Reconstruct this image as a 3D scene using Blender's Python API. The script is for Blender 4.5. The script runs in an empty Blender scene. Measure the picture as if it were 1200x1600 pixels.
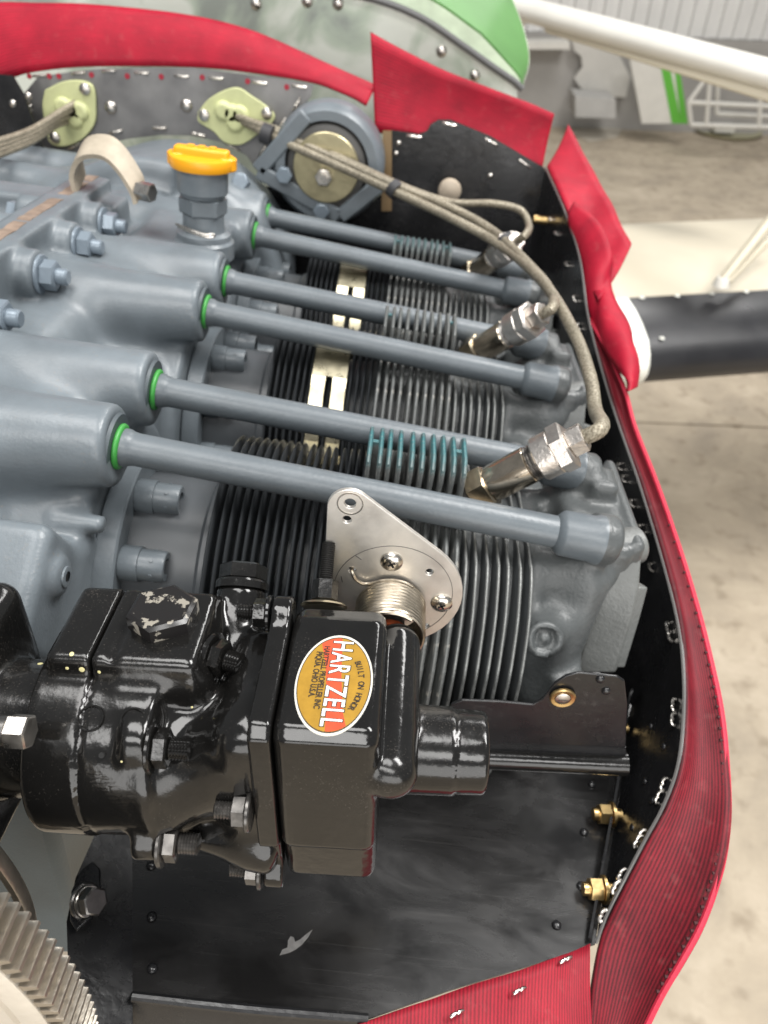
import bpy, bmesh, math, random
import numpy as np
from mathutils import Vector, Matrix
random.seed(7)
sc = bpy.context.scene
C = sc.collection

# ------------------------------------------------------------------ camera
F = 1200.0                                   # focal length in pixels of the 1200 x 1600 photograph
Xc = np.array([1, .12, 0.]); Yc = np.array([72, -860, 1200.]); Yc /= np.linalg.norm(Yc)
Xc[2] = -(Xc[:2] @ Yc[:2]) / Yc[2]; Xc /= np.linalg.norm(Xc); Zc = np.cross(Xc, Yc)
R = np.array([Xc, Yc, Zc])                   # world axes: x along the cylinders, y to the rear of the engine, z up
d0 = .38
CAM = np.array([.13, -.031, .10]) - R @ np.array([(187 - 600) / F * d0, (697 - 800) / F * d0, d0])
cam = bpy.data.cameras.new('camera'); camo = bpy.data.objects.new('camera', cam); C.objects.link(camo)
cam.sensor_fit = 'VERTICAL'; cam.sensor_height = 36; cam.lens = 36 * F / 1600
cam.clip_start = .01; cam.clip_end = 200
m = Matrix.Identity(4)
for i in range(3):
    m[i][0] = R[i, 0]; m[i][1] = -R[i, 1]; m[i][2] = -R[i, 2]; m[i][3] = CAM[i]
camo.matrix_world = m
cam.dof.use_dof = True; cam.dof.focus_distance = .30; cam.dof.aperture_fstop = 13
sc.camera = camo
sc.render.resolution_x = 768; sc.render.resolution_y = 1024

# the hangar's own level frame (the aircraft sits nose-up and a little rolled in it)
g = np.array([.03, -math.cos(math.radians(40)), -math.sin(math.radians(40))]); g /= np.linalg.norm(g)
UP = R @ g
FW = R @ np.array([0, 0, 1.]); FW -= UP * (FW @ UP); FW /= np.linalg.norm(FW)
RT = np.cross(FW, UP)
FLOOR0 = CAM - UP * 1.75
def hang(r, f, h): return Vector(FLOOR0 + RT * r + FW * f + UP * h)
HM = Matrix.Identity(4)
for i in range(3):
    HM[i][0] = RT[i]; HM[i][1] = FW[i]; HM[i][2] = UP[i]; HM[i][3] = FLOOR0[i]

# ------------------------------------------------------------------ light
w = bpy.data.worlds.new('World'); sc.world = w; w.use_nodes = True
bg = w.node_tree.nodes['Background']; bg.inputs[0].default_value = (.92, .96, 1, 1); bg.inputs[1].default_value = .30
def area(name, pos, target, size, power, col=(1, 1, 1), sy=None):
    l = bpy.data.lights.new(name, 'AREA'); l.shape = 'RECTANGLE'; l.size = size; l.size_y = sy or size; l.energy = power; l.color = col
    o = bpy.data.objects.new(name, l); C.objects.link(o); o.location = pos
    o.rotation_euler = (Vector(target) - Vector(pos)).to_track_quat('-Z', 'Y').to_euler()
    return o
area('unseen_overhead_light', hang(-.5, .2, 4.6), hang(-.5, .2, 0), 2.2, 90, (1, .985, .96), 1.1)
area('unseen_overhead_light', hang(2.0, .6, 4.6), hang(2.0, .6, 0), 2.2, 230, (1, .985, .96), 1.1)  # unseen overhead lamp, set here to brighten the floor at right
area('unseen_overhead_light', hang(2.0, 4.6, 4.6), hang(2.0, 4.8, 0), 2.2, 130, (1, .985, .96), 1.1)  # unseen lamp added farther back to brighten the wall
area('unseen_overhead_light', hang(-.2, -2.9, 4.6), hang(-.1, -2.3, 0), 3.2, 150, (1, .985, .96), 1.5)  # unseen lamp behind the camera, added for highlights on the governor
area('hangar_door_light', hang(.6, -5.2, 1.7), (.2, .1, 0), 6.0, 260, (1, .98, .95), 3.0)
sc.view_settings.view_transform = 'Standard'; sc.view_settings.look = 'None'
sc.view_settings.gamma = 1; sc.view_settings.exposure = -0.12

# ------------------------------------------------------------------ pixel helpers
def ray(px, py): return R @ np.array([(px - 600) / F, (py - 800) / F, 1.])
def at(px, py, x=None, y=None, z=None, d=None):
    r = ray(px, py)
    if d is not None: t = d
    elif x is not None: t = (x - CAM[0]) / r[0]
    elif y is not None: t = (y - CAM[1]) / r[1]
    else: t = (z - CAM[2]) / r[2]
    return Vector(CAM + r * t)
def hat(px, py, h=None, f=None):             # a pixel on a level plane h above the hangar floor, or at distance f
    r = ray(px, py)
    t = ((h - 1.75) / (r @ UP)) if h is not None else f / (r @ FW)
    return Vector(CAM + r * t)

# ------------------------------------------------------------------ materials
MATS = {}
def mat(name, col, rough=.5, metal=0., bump=0., bscale=200., var=0., vscale=30., dust=0., dustcol=(.35, .33, .30), rvar=0., coat=0., dscale=600., spec=.5):
    if name in MATS: return MATS[name]
    ma = bpy.data.materials.new(name); ma.use_nodes = True; nt = ma.node_tree; N = nt.nodes; L = nt.links
    b = N['Principled BSDF']
    b.inputs['Metallic'].default_value = metal; b.inputs['Roughness'].default_value = rough
    b.inputs['Coat Weight'].default_value = coat; b.inputs['Coat Roughness'].default_value = .06
    b.inputs['Specular IOR Level'].default_value = spec
    tc = N.new('ShaderNodeTexCoord')
    cs = N.new('ShaderNodeRGB'); cs.outputs[0].default_value = (*col, 1); out = cs.outputs[0]
    if var > 0:
        n = N.new('ShaderNodeTexNoise'); n.inputs['Scale'].default_value = vscale; n.inputs['Detail'].default_value = 6; n.inputs['Roughness'].default_value = .6
        L.new(tc.outputs['Object'], n.inputs['Vector'])
        mr = N.new('ShaderNodeMapRange'); mr.inputs[1].default_value = .3; mr.inputs[2].default_value = .7
        mr.inputs[3].default_value = 1 - var; mr.inputs[4].default_value = 1 + var
        L.new(n.outputs[0], mr.inputs[0])
        mx = N.new('ShaderNodeMix'); mx.data_type = 'RGBA'; mx.blend_type = 'MULTIPLY'; mx.inputs[0].default_value = 1
        L.new(out, mx.inputs[6]); L.new(mr.outputs[0], mx.inputs[7]); out = mx.outputs[2]
    if dust > 0:
        n = N.new('ShaderNodeTexNoise'); n.inputs['Scale'].default_value = dscale; n.inputs['Detail'].default_value = 3
        L.new(tc.outputs['Object'], n.inputs['Vector'])
        n2 = N.new('ShaderNodeTexNoise'); n2.inputs['Scale'].default_value = 25; n2.inputs['Detail'].default_value = 4
        L.new(tc.outputs['Object'], n2.inputs['Vector'])
        ad = N.new('ShaderNodeMath'); ad.operation = 'MULTIPLY_ADD'; ad.inputs[1].default_value = .5
        L.new(n2.outputs[0], ad.inputs[0]); L.new(n.outputs[0], ad.inputs[2])
        rp = N.new('ShaderNodeMapRange'); rp.inputs[1].default_value = .88; rp.inputs[2].default_value = 1.05; rp.inputs[4].default_value = dust
        L.new(ad.outputs[0], rp.inputs[0])
        mx = N.new('ShaderNodeMix'); mx.data_type = 'RGBA'
        L.new(rp.outputs[0], mx.inputs[0]); L.new(out, mx.inputs[6]); mx.inputs[7].default_value = (*dustcol, 1); out = mx.outputs[2]
    L.new(out, b.inputs['Base Color'])
    if rvar > 0:
        n = N.new('ShaderNodeTexNoise'); n.inputs['Scale'].default_value = vscale * .8; n.inputs['Detail'].default_value = 7; n.inputs['Roughness'].default_value = .65
        L.new(tc.outputs['Object'], n.inputs['Vector'])
        mr = N.new('ShaderNodeMapRange'); mr.inputs[1].default_value = .3; mr.inputs[2].default_value = .7
        mr.inputs[3].default_value = max(.02, rough - rvar); mr.inputs[4].default_value = min(1, rough + rvar)
        L.new(n.outputs[0], mr.inputs[0]); L.new(mr.outputs[0], b.inputs['Roughness'])
    if bump > 0:
        n = N.new('ShaderNodeTexNoise'); n.inputs['Scale'].default_value = bscale; n.inputs['Detail'].default_value = 3
        L.new(tc.outputs['Object'], n.inputs['Vector'])
        bp = N.new('ShaderNodeBump'); bp.inputs['Strength'].default_value = bump; bp.inputs['Distance'].default_value = .001
        L.new(n.outputs[0], bp.inputs['Height']); L.new(bp.outputs[0], b.inputs['Normal'])
    MATS[name] = ma; return ma

CASE = mat('blue_grey_engine_paint', (.134, .155, .171), .38, bump=.13, bscale=520, var=.17, vscale=26, rvar=.10, dust=.38, dustcol=(.20, .17, .14))
TUBE = mat('blue_grey_tube_paint', (.106, .123, .136), .36, bump=.15, bscale=420, var=.10, vscale=40, rvar=.06)
FINM = mat('dark_grey_fin_paint', (.050, .054, .056), .42, bump=.2, bscale=500, var=.18, vscale=60, rvar=.1)
BARM = mat('black_barrel_paint', (.030, .033, .036), .40, bump=.2, bscale=500, var=.15, vscale=60, rvar=.1)
HEADM = mat('grey_head_casting', (.074, .080, .081), .40, bump=.35, bscale=420, var=.16, vscale=35, rvar=.08)
BLACK = mat('black_gloss_paint', (.0070, .0067, .0064), .15, bump=.16, bscale=160, var=.2, vscale=30, dust=.30, dustcol=(.13, .115, .10), rvar=.10, coat=.0, dscale=1300)
BAFF = mat('black_baffle_paint', (.013, .013, .014), .27, bump=.16, bscale=160, var=.35, vscale=25, rvar=.13, dust=.14, dustcol=(.16, .15, .14), dscale=300)
ALU = mat('brushed_aluminium', (.62, .59, .55), .33, 1., bump=.03, bscale=900, var=.10, vscale=120, rvar=.08)
STEEL = mat('plated_steel', (.55, .52, .48), .30, 1., bump=.04, bscale=500, var=.15, vscale=150, rvar=.1)
DSTEEL = mat('dark_steel', (.22, .21, .20), .35, 1., bump=.04, bscale=500, var=.2, vscale=150)
NICKEL = mat('nickel_plug_shell', (.52, .45, .36), .20, 1., bump=.06, bscale=300, var=.18, vscale=160, rvar=.06)
BRASS = mat('cadmium_brass', (.62, .44, .20), .32, 1., bump=.1, bscale=400, var=.15, vscale=150)
CLIPM = mat('cadmium_clip', (.55, .50, .36), .30, 1., bump=.1, bscale=300, var=.22, vscale=90, rvar=.08)
GREEN = mat('green_rubber_seal', (.05, .29, .055), .42)
YELL = mat('yellow_cap_plastic', (.83, .36, .008), .38, bump=.1, bscale=400)
GROM = mat('pale_green_plastic', (.50, .52, .27), .45, bump=.15, bscale=200, var=.1, vscale=60)
BEIGE = mat('beige_strap', (.36, .31, .24), .55, bump=.3, bscale=300, var=.2, vscale=60)
RUBBER = mat('dark_rubber', (.03, .03, .033), .6)
GASK = mat('brown_gasket', (.20, .145, .11), .75, bump=.6, bscale=500, var=.4, vscale=90)
HOLE = mat('hole_black', (.004, .004, .004), .8)

# ------------------------------------------------------------------ mesh helpers
class MB:
    def __init__(s): s.v = []; s.f = []; s.mi = []
    def add(s, vs, fs):
        o = len(s.v); s.v += [tuple(p) for p in vs]; s.f += [tuple(i + o for i in f) for f in fs]
        return s
    def box(s, c, h, M=None):
        c = Vector(c); vs = [Vector((x, y, z)) for x in (-h[0], h[0]) for y in (-h[1], h[1]) for z in (-h[2], h[2])]
        if M is not None: vs = [M @ p for p in vs]
        return s.add([c + p for p in vs], [(0, 1, 3, 2), (4, 6, 7, 5), (0, 4, 5, 1), (2, 3, 7, 6), (0, 2, 6, 4), (1, 5, 7, 3)])
    def lathe(s, p0, ax, prof, n=32, start=0., caps=True):
        ax = Vector(ax).normalized(); q = ax.to_track_quat('Z', 'Y').to_matrix(); p0 = Vector(p0)
        vs = []
        for (t, r) in prof:
            for k in range(n):
                a = start + 2 * math.pi * k / n
                vs.append(p0 + q @ Vector((r * math.cos(a), r * math.sin(a), t)))
        fs = []
        for i in range(len(prof) - 1):
            for k in range(n):
                fs.append((i * n + k, i * n + (k + 1) % n, (i + 1) * n + (k + 1) % n, (i + 1) * n + k))
        if caps:
            fs.append(tuple(reversed(range(n)))); fs.append(tuple(range((len(prof) - 1) * n, len(prof) * n)))
        return s.add(vs, fs)
    def cyl(s, p0, p1, r, n=24, bev=0.):
        p0 = Vector(p0); p1 = Vector(p1); L = (p1 - p0).length
        pr = [(0, r), (L, r)] if not bev else [(0, r - bev), (bev, r), (L - bev, r), (L, r - bev)]
        return s.lathe(p0, p1 - p0, pr, n)
    def hexn(s, p0, p1, r, rot=0.):
        p0 = Vector(p0); p1 = Vector(p1); L = (p1 - p0).length; b = r * .08
        return s.lathe(p0, p1 - p0, [(0, r - b), (b, r), (L - b, r), (L, r - b * 1.6)], 6, rot)
    def tube(s, path, r, n=10, caps=True):
        pts = [Vector(p) for p in path]; m = len(pts); rr = r if callable(r) else (lambda i: r)
        vs = []; up = None
        for i, p in enumerate(pts):
            t = (pts[min(i + 1, m - 1)] - pts[max(i - 1, 0)]).normalized()
            if up is None:
                up = t.orthogonal().normalized()
            up = (up - t * up.dot(t)).normalized(); bn = t.cross(up)
            for k in range(n):
                a = 2 * math.pi * k / n; vs.append(p + (up * math.cos(a) + bn * math.sin(a)) * rr(i))
        fs = [(i * n + k, i * n + (k + 1) % n, (i + 1) * n + (k + 1) % n, (i + 1) * n + k) for i in range(m - 1) for k in range(n)]
        if caps: fs += [tuple(reversed(range(n))), tuple(range((m - 1) * n, m * n))]
        return s.add(vs, fs)
    def prism(s, pts, nrm, th):                 # polygon (3-D points) extruded along nrm by th
        nrm = Vector(nrm).normalized() * th; n = len(pts)
        vs = [Vector(p) for p in pts] + [Vector(p) + nrm for p in pts]
        fs = [tuple(reversed(range(n))), tuple(range(n, 2 * n))] + [(i, (i + 1) % n, n + (i + 1) % n, n + i) for i in range(n)]
        return s.add(vs, fs)
    def strip(s, a, b, th, nrm=None):           # ruled sheet between two polylines, th thick
        n = len(a); a = [Vector(p) for p in a]; b = [Vector(p) for p in b]
        N_ = []
        for i in range(n):
            t = a[min(i + 1, n - 1)] - a[max(i - 1, 0)]; N_.append((t.cross(b[i] - a[i])).normalized() * th)
        vs = a + b + [a[i] + N_[i] for i in range(n)] + [b[i] + N_[i] for i in range(n)]
        fs = []
        for i in range(n - 1):
            fs += [(i, i + 1, n + i + 1, n + i), (2 * n + i, 3 * n + i, 3 * n + i + 1, 2 * n + i + 1), (i, 2 * n + i, 2 * n + i + 1, i + 1), (n + i, n + i + 1, 3 * n + i + 1, 3 * n + i)]
        fs += [(0, n, 3 * n, 2 * n), (n - 1, 3 * n - 1, 4 * n - 1, 2 * n - 1)]
        return s.add(vs, fs)
    def mesh(s, name, ma, ang=35, smooth=True):
        me = bpy.data.meshes.new(name); me.from_pydata([tuple(p) for p in s.v], [], s.f)
        bm = bmesh.new(); bm.from_mesh(me); bmesh.ops.recalc_face_normals(bm, faces=bm.faces); bm.to_mesh(me); bm.free()
        me.materials.append(ma)
        if smooth:
            me.polygons.foreach_set('use_smooth', [True] * len(me.polygons)); me.set_sharp_from_angle(angle=math.radians(ang))
        me.update(); return me
    def build(s, name, ma, parent=None, ang=35, bevel=0., seg=2, solid=0., M=None):
        o = bpy.data.objects.new(name, s.mesh(name, ma, ang)); C.objects.link(o)
        if M is not None: o.matrix_world = M
        if parent is not None: par(o, parent)
        if bevel:
            b = o.modifiers.new('bevel', 'BEVEL'); b.width = bevel; b.segments = seg; b.limit_method = 'ANGLE'; b.angle_limit = math.radians(30)
        return o
def par(o, p):
    o.parent = p
    q = p; L = p.location
    o.matrix_parent_inverse = world_of(p).inverted()
def world_of(p):
    M = Matrix.LocRotScale(p.location, p.rotation_euler, p.scale)
    return (world_of(p.parent) @ p.matrix_parent_inverse @ M) if p.parent else M
def tag(o, label=None, cat=None, group=None, kind=None):
    if label: o['label'] = label
    if cat: o['category'] = cat
    if group: o['group'] = group
    if kind: o['kind'] = kind
    return o
def thing(name, loc, label, cat, group=None):
    o = bpy.data.objects.new(name, None); C.objects.link(o); o.location = loc; o.empty_display_size = .02
    return tag(o, label, cat, group)
def obj(name, me, parent=None, loc=None):
    o = bpy.data.objects.new(name, me); C.objects.link(o)
    if loc is not None: o.location = loc
    if parent is not None: par(o, parent)
    return o
def dup(o, name=None):                            # same mesh data, same parent
    c = o.copy(); C.objects.link(c); return c
def spline(pts, n=60):                            # Catmull-Rom through 3-D points
    P = [Vector(p) for p in pts]; P = [P[0] * 2 - P[1]] + P + [P[-1] * 2 - P[-2]]; out = []
    m = len(P) - 3
    for k in range(n + 1):
        u = k / n * m; i = min(int(u), m - 1); t = u - i
        a, b, c, d = P[i:i + 4]
        out.append(.5 * (2 * b + (c - a) * t + (2 * a - 5 * b + 4 * c - d) * t * t + (3 * b - a - 3 * c + d) * t ** 3))
    return out

# ------------------------------------------------------------------ smooth cast shapes (distance field -> surface)
def nets(f, lo, hi, h, newton=2):
    lo = np.array(lo, float); hi = np.array(hi, float); n = np.ceil((hi - lo) / h).astype(int) + 1
    ax = [lo[i] + h * np.arange(n[i]) for i in range(3)]
    X, Y, Z = np.meshgrid(*ax, indexing='ij', copy=False)
    V = f(X.astype(np.float32), Y.astype(np.float32), Z.astype(np.float32)).astype(np.float32)
    ins = V < 0
    c = [ins[i:n[0] - 1 + i, j:n[1] - 1 + j, k:n[2] - 1 + k] for i in (0, 1) for j in (0, 1) for k in (0, 1)]
    al = np.logical_and.reduce(c); an = np.logical_or.reduce(c); act = an & ~al
    idx = -np.ones(act.shape, int); cells = np.argwhere(act); idx[act] = np.arange(len(cells))
    acc = np.zeros((len(cells), 3)); cnt = np.zeros(len(cells))
    offs = [(i, j, k) for i in (0, 1) for j in (0, 1) for k in (0, 1)]
    for a in offs:
        for axn in range(3):
            if a[axn] == 0:
                b = list(a); b[axn] = 1
                va = V[cells[:, 0] + a[0], cells[:, 1] + a[1], cells[:, 2] + a[2]]; vb = V[cells[:, 0] + b[0], cells[:, 1] + b[1], cells[:, 2] + b[2]]
                mk = (va < 0) != (vb < 0); t = np.where(mk, va / np.where(mk, va - vb, 1), 0)
                p = np.tile(np.array(a, float), (len(cells), 1)); p[:, axn] += t
                acc[mk] += p[mk]; cnt[mk] += 1
    P = lo + h * (cells + acc / cnt[:, None])
    for _ in range(newton):
        e = h * .3; v0 = f(P[:, 0], P[:, 1], P[:, 2])
        gx = (f(P[:, 0] + e, P[:, 1], P[:, 2]) - v0) / e; gy = (f(P[:, 0], P[:, 1] + e, P[:, 2]) - v0) / e; gz = (f(P[:, 0], P[:, 1], P[:, 2] + e) - v0) / e
        g2 = gx * gx + gy * gy + gz * gz + 1e-6; st = np.clip(v0 / g2, -h, h)[:, None] * np.stack([gx, gy, gz], 1); P = P - st * .8
    quads = []
    for axn in range(3):
        sl0 = [slice(None)] * 3; sl1 = [slice(None)] * 3; sl0[axn] = slice(0, -1); sl1[axn] = slice(1, None)
        e = np.argwhere(ins[tuple(sl0)] != ins[tuple(sl1)])
        u, v = [(1, 2), (2, 0), (0, 1)][axn]
        ok = (e[:, u] > 0) & (e[:, v] > 0) & (e[:, u] < n[u] - 1) & (e[:, v] < n[v] - 1); e = e[ok]
        def id_(du, dv):
            q = e.copy(); q[:, u] += du; q[:, v] += dv; return idx[q[:, 0], q[:, 1], q[:, 2]]
        q = np.stack([id_(-1, -1), id_(0, -1), id_(0, 0), id_(-1, 0)], 1)
        flip = ~ins[tuple(e.T)]; q[flip] = q[flip][:, ::-1]
        quads.append(q)
    return P, np.concatenate(quads)
def sdf_mesh(name, f, lo, hi, h, ma, ang=None):
    P, Q = nets(f, lo, hi, h)
    me = bpy.data.meshes.new(name); me.from_pydata(P.tolist(), [], Q.tolist()); me.materials.append(ma)
    me.polygons.foreach_set('use_smooth', [True] * len(me.polygons))
    if ang: me.set_sharp_from_angle(angle=math.radians(ang))
    me.update(); return me
def smin(a, b, k):
    h = np.clip(.5 + .5 * (b - a) / k, 0, 1); return b * (1 - h) + a * h - k * h * (1 - h)
def smax(a, b, k): return -smin(-a, -b, k)
def sbox(x, y, z, c, hf, r=.004):
    qx = np.abs(x - c[0]) - (hf[0] - r); qy = np.abs(y - c[1]) - (hf[1] - r); qz = np.abs(z - c[2]) - (hf[2] - r)
    return np.sqrt(np.maximum(qx, 0) ** 2 + np.maximum(qy, 0) ** 2 + np.maximum(qz, 0) ** 2) + np.minimum(np.maximum(qx, np.maximum(qy, qz)), 0) - r
def scyl(x, y, z, a, b, r0, r1=None, rnd=.002):     # capped (tapered) cylinder from a to b
    r1 = r0 if r1 is None else r1; a = np.array(a, float); b = np.array(b, float); L = np.linalg.norm(b - a); n = (b - a) / L
    dx, dy, dz = x - a[0], y - a[1], z - a[2]; t = dx * n[0] + dy * n[1] + dz * n[2]
    rr = np.sqrt(np.maximum(dx * dx + dy * dy + dz * dz - t * t, 1e-12)); rad = r0 + (r1 - r0) * np.clip(t / L, 0, 1)
    q0 = rr - rad + rnd; q1 = np.abs(t - L / 2) - L / 2 + rnd
    return np.sqrt(np.maximum(q0, 0) ** 2 + np.maximum(q1, 0) ** 2) + np.minimum(np.maximum(q0, q1), 0) - rnd
def spoly(u, v, pts):                              # signed distance to a convex-or-not polygon in (u, v)
    d = np.full(np.shape(u), 1e9); s = np.ones(np.shape(u)); n = len(pts); j = n - 1
    for i in range(n):
        (ax, ay), (bx, by) = pts[i], pts[j]; ex, ey = bx - ax, by - ay; wx, wy = u - ax, v - ay
        t = np.clip((wx * ex + wy * ey) / (ex * ex + ey * ey), 0, 1); d = np.minimum(d, (wx - ex * t) ** 2 + (wy - ey * t) ** 2)
        c1 = v >= ay; c2 = v < by; c3 = ex * wy > ey * wx; fl = (c1 & c2 & c3) | (~c1 & ~c2 & ~c3); s = np.where(fl, -s, s); j = i
    return s * np.sqrt(d)
def rotpt(x, y, z, c, ang, axis):                  # rotate coordinates about c
    ca, sa = math.cos(ang), math.sin(ang); X, Y, Z = x - c[0], y - c[1], z - c[2]
    if axis == 'x': return X + c[0], ca * Y + sa * Z + c[1], -sa * Y + ca * Z + c[2]
    if axis == 'y': return ca * X - sa * Z + c[0], Y + c[1], sa * X + ca * Z + c[2]
    return ca * X + sa * Y + c[0], -sa * X + ca * Y + c[1], Z + c[2]
#@@PARTS
# ================================================================== SETTING: hangar floor and wall
def floor_mat():
    ma = bpy.data.materials.new('worn_concrete'); ma.use_nodes = True; nt = ma.node_tree; N = nt.nodes; L = nt.links; b = N['Principled BSDF']
    tc = N.new('ShaderNodeTexCoord'); b.inputs['Roughness'].default_value = .9; b.inputs['Specular IOR Level'].default_value = .12
    n1 = N.new('ShaderNodeTexNoise'); n1.inputs['Scale'].default_value = 3.2; n1.inputs['Detail'].default_value = 10; n1.inputs['Roughness'].default_value = .68; n1.inputs['Distortion'].default_value = .35
    r1 = N.new('ShaderNodeValToRGB'); e = r1.color_ramp.elements
    e[0].position = .30; e[0].color = (.31, .265, .21, 1); e[1].position = .72; e[1].color = (.54, .465, .365, 1)
    k = e.new(.5); k.color = (.42, .355, .272, 1)
    L.new(tc.outputs['Object'], n1.inputs[0]); L.new(n1.outputs[0], r1.inputs[0])
    n2 = N.new('ShaderNodeTexNoise'); n2.inputs['Scale'].default_value = 14; n2.inputs['Detail'].default_value = 8; L.new(tc.outputs['Object'], n2.inputs[0])
    r2 = N.new('ShaderNodeValToRGB'); r2.color_ramp.elements[0].position = .55; r2.color_ramp.elements[0].color = (1, 1, 1, 1); r2.color_ramp.elements[1].position = .74; r2.color_ramp.elements[1].color = (.68, .66, .64, 1)
    L.new(n2.outputs[0], r2.inputs[0])
    mx = N.new('ShaderNodeMix'); mx.data_type = 'RGBA'; mx.blend_type = 'MULTIPLY'; mx.inputs[0].default_value = 1
    L.new(r1.outputs[0], mx.inputs[6]); L.new(r2.outputs[0], mx.inputs[7]); L.new(mx.outputs[2], b.inputs['Base Color'])
    bp = N.new('ShaderNodeBump'); bp.inputs['Strength'].default_value = .3; bp.inputs['Distance'].default_value = .004
    L.new(n2.outputs[0], bp.inputs['Height']); L.new(bp.outputs[0], b.inputs['Normal'])
    return ma
FLOORM = floor_mat()
# concrete slabs, joint running across just beyond the wing's shadow
WALLF = 7.6
jf = (hat(1100, 664, h=0) - Vector(FLOOR0)).dot(Vector(FW))
fl = MB().box((0, jf - 6.006, -.05), (9, 6, .05)).build('floor', FLOORM, M=HM); tag(fl, kind='structure')
s2 = MB().box((0, jf + 6.0, -.05), (9, 5.994, .05)).build('floor_slab', FLOORM, M=HM); tag(s2, kind='structure')
s3 = MB().box((0, 0, -.16), (9.1, 13, .05)).build('floor_subbase', mat('joint_filler', (.10, .09, .075), .9), M=HM); tag(s3, kind='structure')
wallm = mat('rendered_block_wall', (.33, .315, .295), .8, bump=.6, bscale=12, var=.16, vscale=1.6)
corrm = mat('corrugated_sheet', (.66, .65, .63), .5, var=.05, vscale=3)
wl = MB().box((0, WALLF + .1, .36), (8.5, .1, .36)).build('wall', wallm, M=HM); tag(wl, kind='structure')
cw = MB(); pr = []
x = -1.; k = 0
while x < 8:
    pr.append((x, WALLF - (.035 if k % 2 else 0))); x += .038 if k % 2 else .062; pr.append((x, WALLF - (.035 if k % 2 else 0))); x += .012; k += 1
cw.strip([(p[0], p[1] + .06, .725) for p in pr], [(p[0], p[1] + .06, 4.2) for p in pr], .004)
tag(cw.build('corrugated_wall', corrm, M=HM, ang=20), kind='structure')

whitep = mat('aged_white_paint', (.62, .60, .55), .45, var=.06, vscale=8)
greenp = mat('green_paint', (.11, .42, .045), .4)
cream = mat('cream_fabric_paint', (.50, .45, .35), .42, var=.06, vscale=6, bump=.15, bscale=60)
def hw(px, py, f): return hat(px, py, f=f)
def slab(name, pix, f, th, ma, parent=None):       # an upright sheet at distance f
    return MB().prism([hw(a, b, f) for a, b in pix], FW, th).build(name, ma, parent)
# irregular pale sheet-metal panel on the wall
o = slab('metal_cutout', [(893, 62), (960, 72), (985, 120), (978, 152), (925, 150), (905, 135), (897, 122), (910, 105), (908, 88), (898, 80)], WALLF - .10, .03, mat('bare_sheet', (.52, .50, .46), .5, var=.08, vscale=5)); tag(o, 'pale scalloped sheet metal cut-out leaning on the far grey wall', 'metal sheet')
o = slab('storage_box', [(899, 150), (962, 155), (962, 185), (899, 183)], WALLF - .45, .30, mat('box_grey', (.42, .41, .39), .6, var=.1, vscale=6)); tag(o, 'small light grey box standing on floor under the metal cut-out', 'box')
pn = thing('door_panel', hw(1022, 192, WALLF - .5), 'white door panel with two green stripes leaning against far wall', 'panel')
slab('sheet', [(983, 85), (1030, 90), (1050, 193), (1003, 193)], WALLF - .5, .04, whitep, pn)
slab('stripe', [(1030, 90), (1044, 92), (1065, 193), (1050, 193)], WALLF - .505, .045, greenp, pn)
slab('sheet', [(1044.3, 92), (1052, 93), (1064, 193), (1058, 190)], WALLF - .5, .04, whitep, pn)
slab('stripe', [(1052.3, 93), (1060, 95), (1075, 193), (1064.5, 193)], WALLF - .505, .045, greenp, pn)
rk = thing('wire_rack', hw(1080, 195, WALLF - .9), 'white tubular rack frame standing against the far wall', 'rack')
def rod(a, b, f, f2=None, r=.016): return MB().tube([hw(*a, f), hw(*b, f2 or f)], r, 8).build('tube', whitep, rk)
ff = WALLF - .9
for a, b, f1, f2 in [((1076, 160), (1240, 168), ff, ff), ((1080, 195), (1240, 200), ff, ff), ((1110, 112), (1104, 196), ff, ff), ((1110, 113), (1076, 160), ff, ff), ((1076, 160), (1080, 195), ff, ff),
                     ((1110, 113), (1240, 116), ff, ff), ((1190, 114), (1186, 198), ff, ff), ((1120, 178), (1240, 184), ff + .4, ff + .4), ((1110, 113), (1122, 122), ff, ff + .4), ((1122, 122), (1120, 178), ff + .4, ff + .4)]:
    rod(a, b, f1, f2)
o = MB().lathe(hat(1135, 208, h=.0), UP, [(0, .26), (.03, .30), (.035, .30), (.006, .24)], 40).build('drip_tray', mat('tray_green', (.38, .36, .24), .5)); tag(o, 'shallow round olive drip tray on floor before white rack', 'tray')
o = MB().box(hat(1130, 200, h=.06), (.09, .06, .03), HM.to_3x3()).build('small_block', whitep, bevel=.008); tag(o, 'small white block lying in the round tray', 'block')
o = slab('wall_shelf', [(800, 66), (890, 66), (890, 77), (800, 77)], WALLF - .25, .2, whitep); tag(o, 'thin white shelf on the far wall near fuselage', 'shelf')
o = MB().prism([hat(a, b, h=.003) for a, b in [(885, 205), (935, 192), (975, 195), (965, 215), (920, 222)]], UP, .004).build('flat_cardboard', mat('pale_card', (.46, .42, .35), .7, var=.1, vscale=8)); tag(o, 'flattened pale cardboard lying on the floor below the box', 'cardboard')

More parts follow.
